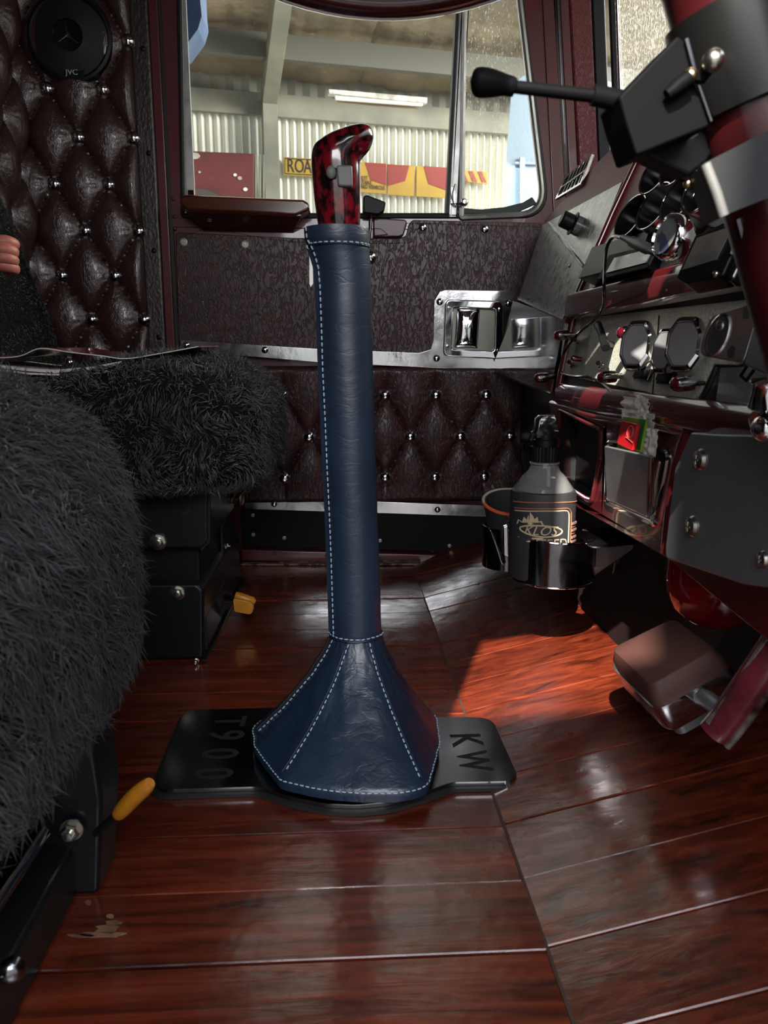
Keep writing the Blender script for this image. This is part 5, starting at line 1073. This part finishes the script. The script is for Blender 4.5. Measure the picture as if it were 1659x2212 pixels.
# spray bottle in a printed sleeve
sbt = thing('spray_bottle', (hc_.x, 1.085, zbm + 0.003), 'clear spray bottle with black nozzle standing in the chrome cup holder', 'bottle')
bx0, bx1 = WY(1103, 1100, 1.09), WY(1241, 1100, 1.09); bc_ = (bx0 + bx1) / 2; brr = (bx1.x - bx0.x) / 2
zS = lambda y: WY(1172, y, 1.09).z
MB().lathe([(brr * 0.97, zbm + 0.004), (brr, zbm + 0.008), (brr, zS(1066)), (brr * 0.97, zS(1058)), (brr * 0.90, zS(1056))], V((bc_.x, 1.09, 0)), (0, 0, 1), 56).build('sleeve', mat('charcoal_sleeve', (0.022, 0.022, 0.026), 0.6, bumps=(('noise', (600, 600, 600), 0.3, 0.0005),)), sbt)
k9 = brr * 0.80
MB().lathe([(brr * 0.9, zbm + 0.01), (brr * 0.9, zS(1052)), (k9 * 0.96, zS(1040)), (k9 * 0.82, zS(1028)), (k9 * 0.60, zS(1016)), (k9 * 0.50, zS(1002)), (k9 * 0.48, zS(988))], V((bc_.x, 1.09, 0)), (0, 0, 1), 48).build('bottle', clear, sbt)
MB().lathe([(k9 * 0.5, zS(1003)), (k9 * 0.57, zS(1001)), (k9 * 0.57, zS(998)), (k9 * 0.5, zS(996))], V((bc_.x, 1.09, 0)), (0, 0, 1), 40).build('neck_ring', clear, sbt)
capx = MB(); rc = k9 * 0.53; ng = 60
for (z0_, z1_) in ((zS(996), zS(964)),):
    rgs = [[V((bc_.x + (rc * (1 + 0.045 * (i % 2))) * cos(2 * pi * i / ng), 1.09 + (rc * (1 + 0.045 * (i % 2))) * sin(2 * pi * i / ng), z)) for i in range(ng)] for z in (z0_, z1_)]
    capx.loft(rgs)
capx.lathe([(rc * 0.86, zS(965)), (rc * 0.86, zS(950)), (rc * 0.7, zS(948)), (rc * .7, zS(938))], V((bc_.x, 1.09, 0)), (0, 0, 1), 28); capx.build('ribbed_cap', black, sbt)
nz = MB().loft([rpoly([V((bc_.x + x, 1.09 + y, z)) for x, y in ((-a1, -b1), (a2, -b1), (a2, b1), (-a1, b1))], 0.004, 3) for z, a1, a2, b1 in ((zS(944), .017, .019, .012), (zS(934), .020, .020, .013), (zS(926), .017, .018, .013), (zS(905), .015, .014, .012), (zS(897), .010, .012, .010))])
nz.build('nozzle', blackg, sbt)
MB().tube([V((bc_.x - 0.012, 1.084, zS(938))), V((bc_.x - 0.024, 1.076, zS(940))), V((bc_.x - 0.026, 1.074, zS(950)))], 0.0035, 8).build('trigger', black, sbt)
MB().tube([V((bc_.x + 0.004, 1.09, zS(960))), V((bc_.x + 0.008, 1.09, zbm + 0.02))], 0.0022, 8).build('dip_tube', mat('milky_tube', (0.4, 0.4, 0.4), 0.4), sbt)
cream = mat('cream_print', (0.46, 0.36, 0.23), 0.6); cop = mat('copper_print', (0.36, 0.13, 0.06), 0.5); pkp = mat('dusty_pink_print', (0.20, 0.10, 0.09), 0.6)
def onb(x, z, off=0.0006):     # x metres round the sleeve from its camera-facing middle
    a_ = -pi / 2 + x / brr; return V((bc_.x + (brr + off) * cos(a_), 1.09 + (brr + off) * sin(a_), z))
px2x = lambda px: math.asin(max(-0.98, min(0.98, (px - 1172) / 69.0))) * brr
def bline(pts, wd_, m, nm, th=0.0004):
    mb = MB(); P = crom([V((px2x(x), 0, zS(y))) for x, y in pts], 6) if len(pts) > 2 else [V((px2x(x), 0, zS(y))) for x, y in pts]
    if len(pts) == 2: P = [P[0].lerp(P[1], k / 12) for k in range(13)]
    mb.tube([onb(p.x, p.z, 0.0002) for p in P], wd_, 6); return mb.build(nm, m, sbt)
bline(((1105, 1079), (1140, 1074), (1172, 1073), (1205, 1074), (1238, 1079)), 0.0009, cop, 'label_band')
bline(((1106, 1092), (1150, 1086), (1190, 1086), (1208, 1087), (1216, 1093), (1219, 1105), (1220, 1160)), 0.0007, cop, 'label_border')
bline(((1107, 1097), (1150, 1091), (1190, 1091), (1205, 1092), (1211, 1097), (1213, 1108), (1214, 1160)), 0.0010, cream, 'label_border')
for y in (1122, 1136, 1151, 1160): bline(((1222, y), (1238, y + 2)), 0.0022, pkp, 'label_stripe')
for y in (1129, 1143): bline(((1222, y), (1238, y + 2)), 0.0008, cop, 'label_stripe')
bline([(x, y) for x, y in ell(1156, 1133, 41, 11.5, 0.03)[12:] + ell(1156, 1133, 41, 11.5, 0.03)[:13]], 0.0013, cream, 'label_oval')
fl_ = [(1110, 1124), (1112, 1114), (1118, 1119), (1121, 1106), (1126, 1111), (1129, 1100), (1130, 1112), (1134, 1104), (1131, 1094), (1138, 1104), (1140, 1113), (1145, 1103), (1148, 1115), (1153, 1111), (1158, 1120), (1150, 1122), (1130, 1121)]
MB().add([onb(px2x(x), zS(y), 0.0004) for x, y in fl_] + [onb(px2x(1131), zS(1117), 0.0006)], [(i, (i + 1) % len(fl_), len(fl_)) for i in range(len(fl_))]).build('label_flames', cream, sbt, smooth=False, fix=False)
MB().add([onb(px2x(x), zS(y), 0.0006) for x, y in ((1112, 1150), (1140, 1147), (1160, 1146), (1152, 1152), (1156, 1157), (1142, 1153), (1130, 1158))], [(0, 1, 6), (1, 5, 6), (1, 2, 3), (1, 3, 5), (3, 4, 5)]).build('label_flames', cream, sbt, smooth=False, fix=False)
def btext(s, size, px, py, m, nm, sx=1.0, **k):
    vs, fs = text_geo(s, size, 0.0001, **k); x0 = px2x(px); z0 = zS(py)
    return MB().add([onb(x0 + v.x * sx, z0 + v.y, 0.0007 + v.z) for v in vs], fs).build(nm, m, sbt, smooth=False, fix=False)
btext('KLOS', 0.0185, 1150, 1133, cream, 'label_text', 1.05, shear=0.35)
btext('TEED', 0.020, 1180, 1160, cream, 'label_text', 0.95)

# ================================================================== PEDAL
pd = thing('clutch_pedal', WY(1450, 1500, 0.78), 'wide brown rubber pedal pad in a bright metal tray on a maroon arm', 'pedal')
# pad top plane tilted towards the driver seat
pn = V((0.42, 0.02, -0.80)).normalized(); pq = V((0.325, 0.80, 0.185)); pdist = pn.dot(pq)
def PP(px, py, out=0.0): return WP(px, py, pn, pdist - out)
top4 = rpoly([PP(x, y) for x, y in ((1318, 1402), (1455, 1335), (1548, 1402), (1404, 1484))], 0.012, 5)
cT = sum(top4, V((0, 0, 0))) / len(top4)
def ringp(k, out): return [cT + (p - cT) * k + pn * out for p in top4]
MB().loft([ringp(0.96, -0.001), ringp(0.985, 0.0), ringp(1.03, 0.006), ringp(1.10, 0.012), ringp(1.12, 0.030)]).build('rubber_pad', pedalrub, pd)
MB().loft([ringp(1.14, 0.022), ringp(1.17, 0.022), ringp(1.18, 0.028), ringp(1.15, 0.048), ringp(1.05, 0.056)]).build('metal_tray', polished, pd)
MB().prism(ringp(0.80, 0.054), pn * 0.02 + V((0.0, 0.0, 0))).build('backing', greysteel, pd)
ba = [WY(x, y, 0.62) for x, y in ((1535, 1500), (1560, 1495), (1600, 1500))]
arp = crom([WY(1540, 1585, 0.66), WY(1562, 1560, 0.655), WY(1600, 1508, 0.64), WY(1650, 1435, 0.62), WY(1700, 1362, 0.61)], 5)
MB().tube(arp, [0.010] + [0.0150] * 20, 16).build('arm', mat('worn_pink_maroon', (0.16, 0.022, 0.032), 0.25, coat=0.8, base2=(0.07, 0.012, 0.015), cscale=(30, 30, 30)), pd)
MB().tube([p + V((-0.010, -0.004, 0.010)) for p in arp[2:]], 0.0035, 8).build('arm_flange', mat('worn_edge_metal', (0.25, 0.22, 0.20), 0.5, metal=0.5, base2=(0.04, 0.01, 0.01), cscale=(60, 60, 60)), pd)
MB().tube([p + V((0.008, -0.010, -0.010)) for p in arp[1:]], 0.0035, 8).build('arm_flange', MATS['worn_edge_metal'], pd)
MB().tube([WY(1500, 1500, 0.74), WY(1530, 1512, 0.68), WY(1560, 1535, 0.655)], 0.009, 10).build('link', greysteel, pd)

# ================================================================== STEERING COLUMN AND WHEEL
sc_ = thing('steering_column', WY(1650, 560, 0.5), 'maroon steering column with black clamp, control box and grey bracket at upper right', 'steering column')
cA_ = WY(1720, 640, 0.50); cB_ = WY(1553, 20, 0.50); cD_ = (cB_ - cA_).normalized()
cTop = cB_ + cD_ * 0.02; hub = V((0.045, 0.50, cB_.z + 0.20))
MB().tube([cA_ - cD_ * 0.22, cA_ - cD_ * 0.05, cA_, cB_, cTop] + crom([cTop, cTop.lerp(hub, 0.5) + V((0.02, 0, 0.0)), hub], 5)[1:], 0.0285, 32).build('tube', mat('column_paint', (0.040, 0.005, 0.006), 0.3, coat=0.25, spec=0.3), sc_)
def colpt(t, dx=0, dy=0): return cA_.lerp(cB_, t) + V((dx, dy, 0))
c0, c1 = WY(1622, 232, 0.5), WY(1570, 20, 0.5)
MB().lathe([(0.030, 0), (0.0365, 0.001), (0.0365, (c1 - c0).length), (0.030, (c1 - c0).length + 0.001)], c0, c1 - c0, 36).build('clamp_sleeve', mat('satin_black', (0.006, 0.006, 0.006), 0.35, spec=0.3), sc_)
bq = [WY(x, y, 0.47) for x, y in ((1337, 208), (1466, 74), (1482, 90), (1500, 170), (1540, 270), (1376, 336), (1352, 262))]
MB().prism(rpoly(bq, 0.0025, 3), (0, 0.035, 0)).build('control_box', matte, sc_, bevel=0.002, smooth=False)
MB().tube([WY(1482, 84, 0.468), WY(1505, 170, 0.468), WY(1537, 262, 0.468)], 0.0013, 8).build('box_edge', darkchrome, sc_)
MB().tube([WY(1340, 218, 0.485), WY(1280, 205, 0.485)], [0.0062, 0.0060], 14).build('lever_collar', matte, sc_)
MB().tube([WY(1345, 214, 0.485), WY(1105, 187, 0.487)], [0.0040, 0.0036], 14).build('lever_rod', matte, sc_)
kp = [WY(1112, 189, 0.487), WY(1104, 187, 0.487), WY(1092, 184, 0.487), WY(1062, 180, 0.487), WY(1035, 178, 0.487), WY(1022, 178, 0.487), WY(1016, 178, 0.487)]
MB().tube(crom(kp, 4), [p.x for p in crom([V((r, 0, 0)) for r in (0.0050, 0.0056, 0.0058, 0.0076, 0.0081, 0.0060, 0.0008)], 4)], 20).build('lever_knob', matte, sc_)
MB().sphere(WY(1541, 130, 0.455), 0.0062, 16).build('clamp_bolt', screwm, sc_); MB().sphere(WY(1492, 163, 0.465), 0.0042, 12).build('clamp_bolt', brass, sc_)
MB().tube([WY(1492, 163, 0.466), WY(1515, 168, 0.465), WY(1541, 132, 0.46)], 0.004, 8).build('clamp_link', matte, sc_)
MB().tube([WY(1488, 168, 0.464), WY(1462, 188, 0.464), WY(1440, 205, 0.464)], [0.0045, 0.0045, 0.003], 10).build('box_catch', matte, sc_)
gq1 = [WY(x, y, 0.445) for x, y in ((1522, 352), (1600, 312), (1740, 240), (1740, 398), (1640, 435), (1562, 466))]
MB().prism(rpoly(gq1, 0.003, 3), (0, 0.006, 0)).build('bracket_face', greysteel if 0 else mat('grey_bracket', (0.024, 0.025, 0.027), 0.6, spec=0.10), sc_, bevel=0.002)
MB().loft([[WY(x, y, 0.446) for x, y in ((1520, 352), (1530, 348), (1568, 464), (1558, 470))], [WY(x, y, 0.50) for x, y in ((1489, 384), (1494, 382), (1524, 488), (1518, 490))]]).build('bracket_side', MATS['grey_bracket'], sc_, bevel=0.001)
MB().tube([WY(1524, 354, 0.4448), WY(1548, 415, 0.4445), WY(1564, 466, 0.4448)], 0.0028, 10).build('bracket_fold', mat('rubbed_grey', (0.20, 0.20, 0.19), 0.35, metal=0.3), sc_)
MB().sphere(WY(1486, 397, 0.50), 0.003, 10).build('bracket_rivet', brass, sc_)
MB().prism([WY(x, y, 0.50) for x, y in ((1380, 330), (1500, 268), (1560, 300), (1530, 350), (1490, 380))], (0, 0.02, 0)).build('lower_shroud', mat('dark_shroud', (0.010, 0.010, 0.010), 0.6, spec=0.2), sc_, bevel=0.003)
MB().tube([WY(1594, 470, 0.49), WY(1618, 560, 0.50), WY(1655, 700, 0.50)], 0.0026, 8).build('column_conduit', darkchrome, sc_)
# wheel
wh = thing('steering_wheel', hub, 'dark steering wheel rim with a painted highlight on its lower edge at the top of the view', 'steering wheel')
rz_ = WY(812, 40, 0.735).z + 0.017
wc = V((0.038, 0.50, rz_))
rp = [wc + V((0.235 * cos(2 * pi * i / 96), 0.235 * sin(2 * pi * i / 96), 0.45 * 0.235 * (1 - sin(2 * pi * i / 96)))) for i in range(96)]
MB().tube(rp, 0.0175, 20, closed=True).build('rim', mat('dark_wood_rim', (0.020, 0.005, 0.005), 0.15, coat=1.0, base2=(0.05, 0.008, 0.006), cscale=(14, 14, 14)), wh)
MB().tube([p + V((0, 0, -0.0162)) for p in rp], 0.0022, 8, closed=True).build('rim_highlight', mat('pale_highlight', (0.5, 0.42, 0.38), 0.4), wh)  # pale line standing in for the highlight along the underside of the rim
MB().lathe([(0.045, -0.02), (0.05, 0), (0.045, 0.02), (0, 0.03)], V((wc.x, wc.y, wc.z + 0.105)), (0, 0, 1), 32).build('hub', blackg, wh)
for k in range(3):
    a_ = radians(30 + 120 * k); d = V((cos(a_), sin(a_), 0)); s = V((-sin(a_), cos(a_), 0))
    MB().prism([q + V((0, 0, 0.105)) for q in [wc + d * 0.04 - s * 0.014, wc + d * 0.04 + s * 0.014, wc + d * 0.228 + s * 0.010 - V((0, 0, 0.45 * 0.228 * sin(a_))), wc + d * 0.228 - s * 0.010 - V((0, 0, 0.45 * 0.228 * sin(a_)))]], (0, 0, 0.004)).build('spoke', polished, wh, bevel=0.001)

# ================================================================== SPEAKER on the quilted wall
spk = thing('speaker', WY(156, 82, D - 0.03), 'round black car speaker on the quilted leather wall at upper left', 'speaker')
q = WY(156, 88, D - 0.012); ax = V((0, -1, 0)); rs = 0.093
MB().lathe([(rs * 0.96, -0.025), (rs, 0), (rs, 0.012), (rs * .965, 0.019), (rs * .90, 0.021), (rs * .86, 0.018)], q, ax, 56).build('surround', black, spk)
MB().lathe([(rs * 0.87, 0.017), (rs * .70, 0.024), (rs * .36, 0.030), (rs * .335, 0.031), (rs * .32, 0.027), (0, 0.030)], q, ax, 56).build('grille', mat('speaker_mesh', (0.006, 0.006, 0.007), 0.6, bumps=(('voronoi', (420, 420, 420), 0.8, 0.001),)), spk)
MB().lathe([(rs * .345, 0.0295), (rs * .355, 0.0315), (rs * .33, 0.0318), (rs * .32, 0.029)], q, ax, 48).build('centre_ring', blackg, spk)
em = MB()
for a_ in (100, 215, 325): em.tube([q + ax * 0.0305, q + ax * 0.0305 + V((cos(radians(a_)), 0, sin(radians(a_)))) * rs * 0.26], 0.0012, 6)
em.build('emblem', darkchrome, spk)
MB().prism(rpoly([WY(x, y, D - 0.034) for x, y in ((133, 142), (187, 142), (176, 172), (140, 172))], 0.004, 3), (0, 0.008, 0)).build('badge', black, spk, bevel=0.001)
text_mb('JVC', 0.016, WY(155, 156, D - 0.0352), (1, 0, 0), (0, 0, 1), 0.0003, sx=1.1, spacing=0.95).build('badge_lettering', mat('silver_print', (0.5, 0.5, 0.48), 0.4), spk, smooth=False)

# ================================================================== OUTSIDE: SHED SEEN THROUGH THE GLASS
SA = radians(11); sd = V((cos(SA), sin(SA), 0)); sn = V((-sin(SA), cos(SA), 0)); sP = V((0, 9.0, 0)); sD = sn.dot(sP)
def SH(px, py, near=0.0): return WP(px, py, sn, sD - near)
def along(u, z, near=0.0): return sP + sd * u + V((0, 0, z)) - sn * near
def uz(px, py, near=0.0): p = SH(px, py, near); return (p - sP).dot(sd), p.z
zw = uz(780, 262)[1]
corr = mat('white_corrugated_iron', (0.85, 0.85, 0.79), 0.6, base2=(0.70, 0.70, 0.64), cscale=(2.5, 2.5, 0.7))
mb = MB(); pitch_ = 0.080; U0, U1 = -5.5, uz(1118, 300)[0]; nn = int((U1 - U0) / pitch_ * 8)
cols = [(U0 + (U1 - U0) * i / nn) for i in range(nn + 1)]
vs = [along(u, z, 0.034 * cos(2 * pi * u / pitch_)) for z in (-1.2, 0.6, zw) for u in cols]; m_ = len(cols)
mb.add(vs, [(j * m_ + i, j * m_ + i + 1, (j + 1) * m_ + i + 1, (j + 1) * m_ + i) for j in range(2) for i in range(m_ - 1)])
struct(mb.build('wall_shed', corr, fix=False))
slp = 0.33
def roofpt(u, t, dz=0): return along(u, zw + 0.32 + slp * t + dz, t)
steel = mat('painted_beam', (0.24, 0.24, 0.20), 0.6, base2=(0.17, 0.17, 0.15), cscale=(3, 3, 3))
dsteel = mat('dark_purlin', (0.10, 0.10, 0.09), 0.6)
foil = mat('aged_insulation_foil', (0.27, 0.22, 0.155), 0.4, metal=0.2, base2=(0.15, 0.13, 0.10), cscale=(2, 2, 2), bumps=(('noise', (6, 6, 6), 0.6, 0.05),))
gr = MB(); NU_, NT = 420, 150
def rf(a, b):
    u = -5.5 + 13 * a; t = -0.1 + 5.4 * b; cu, ct = u / 0.24, t / 0.34
    return roofpt(u, t, -0.05 * (abs(sin(pi * cu) * sin(pi * ct))) ** 0.13 + 0.05 + 0.04 * noise.noise(V((u * 2, t * 2, 0))))
gr.grid(rf, NU_, NT); ro = gr.build('ceiling_shed', foil, fix=False); struct(ro)
for t in (0.75, 1.95, 3.15, 4.35):
    mb = MB().prism([roofpt(-5.5, t - 0.05, -0.06), roofpt(7.5, t - 0.05, -0.06), roofpt(7.5, t - 0.05, -0.28), roofpt(-5.5, t - 0.05, -0.28)], -sn * 0.09)
    struct(mb.build('trim_14', dsteel, bevel=0.004))
struct(MB().prism([along(-5.5, zw - 0.05, 0.06), along(7.5, zw - 0.05, 0.06), along(7.5, zw + 0.17, 0.06), along(-5.5, zw + 0.17, 0.06)], -sn * 0.06).build('trim_15', steel, bevel=0.004))
mb = MB(); cc_ = [(-5.5 + 0.08 * i) for i in range(160)]
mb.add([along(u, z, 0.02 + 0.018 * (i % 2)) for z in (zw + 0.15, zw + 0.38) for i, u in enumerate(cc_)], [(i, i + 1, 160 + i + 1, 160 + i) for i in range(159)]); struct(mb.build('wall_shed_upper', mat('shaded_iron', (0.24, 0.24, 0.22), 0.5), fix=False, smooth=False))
ucol = uz(585, 350, 0.25)[0]; cw = 0.075
struct(MB().prism([along(ucol - cw, -1.2, 0.16), along(ucol + cw, -1.2, 0.16), along(ucol + cw, zw + 0.1, 0.16), along(ucol - cw, zw + 0.1, 0.16)], -sn * 0.16).build('trim_16', steel, bevel=0.004))
struct(MB().prism([roofpt(ucol - cw, 0.2, -0.42), roofpt(ucol + cw, 0.2, -0.42), roofpt(ucol + cw, 5, -0.30), roofpt(ucol - cw, 5, -0.30)], (0, 0, 0.22)).build('trim_17', steel, bevel=0.004))
struct(MB().b2((-9, 2.15, -1.26), (12, 12, -1.2)).build('ground', mat('concrete', (0.30, 0.29, 0.27), 0.8, base2=(0.2, 0.2, 0.19), cscale=(2, 2, 2))))
# skylight strip of bright daylight behind right end of the shed: open doorway with pale blue panel
# tube light
tlg = thing('strip_light', SH(810, 215, 1.2), 'long white strip light hanging under the shed roof outside the window', 'light')
white = mat('white_enamel', (0.75, 0.74, 0.70), 0.4, base2=(0.35, 0.33, 0.30), cscale=(9, 9, 9))
MB().prism([SH(x, y, 1.2) for x, y in ((706, 198), (918, 216), (917, 229), (708, 208))], -sn * 0.08).build('batten', white, tlg, bevel=0.006)
MB().prism([SH(x, y, 1.24) for x, y in ((722, 208), (912, 225), (911, 231), (724, 217))], -sn * 0.03).build('tube', mat('lamp_tube', (0.85, 0.85, 0.82), 0.3), tlg, bevel=0.004)
MB().prism([SH(x, y, 1.15) for x, y in ((724, 216), (800, 222), (905, 232), (902, 236), (800, 229), (730, 222))], -sn * 0.02).build('hanging_foil', mat('torn_foil', (0.35, 0.28, 0.22), 0.4, metal=0.4), tlg)
# signs
yel = mat('sign_yellow', (0.48, 0.29, 0.03), 0.6, base2=(0.40, 0.24, 0.03), cscale=(4, 4, 4)); sred = mat('sign_red', (0.26, 0.025, 0.022), 0.6); sblk = mat('sign_black', (0.012, 0.012, 0.012), 0.6)
def board(nm, pts, label, near=0.10, m=yel):
    c = SH(*[sum(p[i] for p in pts) / len(pts) for i in (0, 1)], near); o = thing(nm, c, label, 'sign'); MB().prism([SH(x, y, near) for x, y in pts], sn * 0.02).build('board', m, o, bevel=0.002); return o
def stex(s, size, px, py, par, m=sblk, near=0.104, sx=1.0, **k): return text_mb(s, size, SH(px, py, near), sd, (0, 0, 1), 0.002, sx=sx, **k).build('lettering', m, par, smooth=False)
b1 = board('road_sign', ((613, 339), (697, 344), (697, 382), (613, 378)), 'yellow sign with black letters ROA showing left of the gear grip', 0.10, mat('faded_sign_yellow', (0.42, 0.27, 0.045), 0.5))
for k, (ch_, x) in enumerate((('R', 628), ('O', 647), ('A', 665), ('D', 685))): stex(ch_, 0.195, x, 359 + k * 1.1, b1, sx=0.68)
brd = [SH(x, y, 0.102) for x, y in ((616, 342), (694, 346.5), (694, 379), (616, 375))]; MB().tube(brd, 0.005, 6, closed=True).build('border', sblk, b1)
b2_ = board('warning_sign', ((700, 345), (835, 353), (835, 419), (700, 408)), 'yellow and red warning sign with small black wording right of the gear grip')
MB().prism([SH(x, y, 0.104) for x, y in ((789, 351), (834, 354), (834, 400), (801, 389))], -sn * 0.003).build('red_panel', sred, b2_)
for k, (t_, px) in enumerate((('DO NOT', 776), ('OVERTAKE', 780), ('TURNING VEHICLE', 792))): stex(t_, 0.058, px, 384 + k * 10, b2_, near=0.108, sx=0.85)
b3 = board('warning_sign', ((837, 354), (897, 358), (894, 424), (837, 420)), 'yellow and red warning board directly right of the worded sign', 0.10)
MB().prism([SH(x, y, 0.104) for x, y in ((838, 355), (884, 358), (875, 391), (838, 402))], -sn * 0.003).build('red_panel', sred, b3)
b4 = board('warning_sign', ((900, 358), (968, 362), (968, 428), (899, 424)), 'yellow and red warning board partly behind the window divider')
MB().prism([SH(x, y, 0.104) for x, y in ((916, 359), (967, 362), (967, 412), (926, 397))], -sn * 0.003).build('red_panel', sred, b4)
b5 = board('striped_marker', ((990, 367), (1052, 371), (1052, 398), (990, 389)), 'red and yellow striped marker board seen through the quarter window')
for x in (992, 1012, 1032): MB().prism([SH(a_, b_, 0.104) for a_, b_ in ((x, 369 + (x - 992) * .03), (x + 9, 369.5 + (x - 992) * .03), (x + 19, 391 + (x - 992) * .08), (x + 9, 390 + (x - 992) * .08))], -sn * 0.003).build('red_stripe', sred, b5)
# red trailer corner and frame
tr_ = thing('red_trailer', SH(475, 400, 0.4), 'faded red trailer side with a dark wheel arch against the shed wall', 'trailer')
MB().prism([SH(x, y, 0.4) for x, y in ((330, 322), (549, 332), (549, 520), (330, 520))], sn * 0.3).build('body', mat('faded_red_panel', (0.12, 0.016, 0.019), 0.6, base2=(0.085, 0.014, 0.016), cscale=(3, 3, 3)), tr_, bevel=0.01)
MB().prism([SH(x, y, 0.41) for x, y in [(430 + 62 * cos(radians(a_)), 460 + 52 * sin(radians(a_))) for a_ in range(180, 361, 15)]], -sn * 0.01).build('wheel_arch', mat('grey_arch', (0.06, 0.05, 0.05), 0.8), tr_)
for (x, y, r) in ((420, 337, 9), (518, 385, 5), (530, 409, 5), (508, 378, 4), (431, 372, 3), (412, 362, 4)): MB().prism([SH(x + r * cos(a_) * (1.4 if r > 5 else 1), y + r * sin(a_) * .8, 0.405) for a_ in [k * .6 for k in range(10)]], -sn * 0.006).build('flaked_patch', white, tr_, smooth=False)
fr_ = thing('door_frame_post', SH(558, 400, 0.4), 'pale aluminium frame standing between the red trailer and the shed column', 'frame')
for x in (551, 560, 568): MB().prism([SH(a_, b_, 0.35) for a_, b_ in ((x, 334), (x + 4, 334), (x + 4, 520), (x, 520))], sn * 0.06).build('bar', steel, fr_)
# mirror housing and blue items outside
bl_ = thing('blue_mirror_cover', WY(412, 40, 2.12), 'dark blue cover hanging outside at the upper left corner of the door window', 'cover')
MB().prism(rpoly([WY(x, y, 2.12) for x, y in ((380, -60), (430, -60), (433, 5), (436, 34), (428, 62), (396, 106), (380, 110))], 0.004, 3), (0, 0.10, 0)).build('cover', mat('scuffed_blue', (0.035, 0.075, 0.19), 0.5, base2=(0.06, 0.12, 0.26), cscale=(10, 10, 10)), bl_, bevel=0.004)
bt_ = thing('blue_truck', SH(1140, 300, 1.0), 'pale blue truck body seen through the right part of the quarter window', 'truck')
pb_ = mat('pale_blue_paint', (0.10, 0.17, 0.27), 0.5, base2=(0.15, 0.22, 0.30), cscale=(1.5, 1.5, 0.8))
MB().prism(rpoly([SH(x, y, 2.0) for x, y in ((1100, 1180), (1094, 330), (1104, 200), (1128, 158), (1300, 170), (1300, 1180))], [.02, .05, .1, .2, .02, .02], 5), sn * 0.12 + sd * 0.3).build('cab_side', pb_, bt_, bevel=0.02)
MB().prism([SH(x, y, 2.02) for x, y in ((1112, 350), (1170, 352), (1170, 356), (1112, 354))], -sn * 0.01).build('body_seam', mat('seam_blue', (0.1, 0.16, 0.25), 0.4), bt_)
MB().prism([SH(x, y, 2.02) for x, y in ((1122, 340), (1132, 340), (1132, 460), (1122, 460))], -sn * 0.02).build('body_post', mat('light_blue_post', (0.20, 0.25, 0.30), 0.5), bt_)
# bluish trees beyond the windscreen
def tree(c, r, nl, seed, label):
    rnd = random.Random(seed); t = thing('tree', (c[0], c[1], -1.2), label, 'tree', 'trees beyond the windscreen')
    MB().tube([V((c[0], c[1], -1.2)), V((c[0], c[1], c[2])), V((c[0] + .1, c[1], c[2] + r * .5))], [0.16, 0.11, 0.03], 10).build('trunk', mat('bark', (0.10, 0.08, 0.06), 0.9), t)
    vs, fs = [], []
    for i in range(nl):
        d = V((rnd.gauss(0, 1), rnd.gauss(0, 1), rnd.gauss(0, 1))).normalized() * r * (0.45 + 0.55 * rnd.random()); p = V(c) + V((d.x, d.y, d.z * 1.3)); a = V((rnd.gauss(0, 1), rnd.gauss(0, 1), rnd.gauss(0, 1))).normalized() * 0.09; b = a.orthogonal().normalized() * 0.035; k = len(vs)
        vs += [p - a, p + b, p + a, p - b]; fs.append((k, k + 1, k + 2, k + 3))
    MB().add(vs, fs).build('foliage', mat('eucalypt_leaf', (0.08, 0.12, 0.05), 0.6, base2=(0.18, 0.22, 0.10), cscale=(3, 3, 3)), t, fix=False, smooth=False)
tree((4.6, 10.2, 4.2), 1.5, 2600, 11, 'grey-green gum tree beyond the windscreen, the nearer of two')
tree((7.2, 13.0, 5.0), 2.1, 2600, 12, 'grey-green gum tree beyond the windscreen, the farther of two')
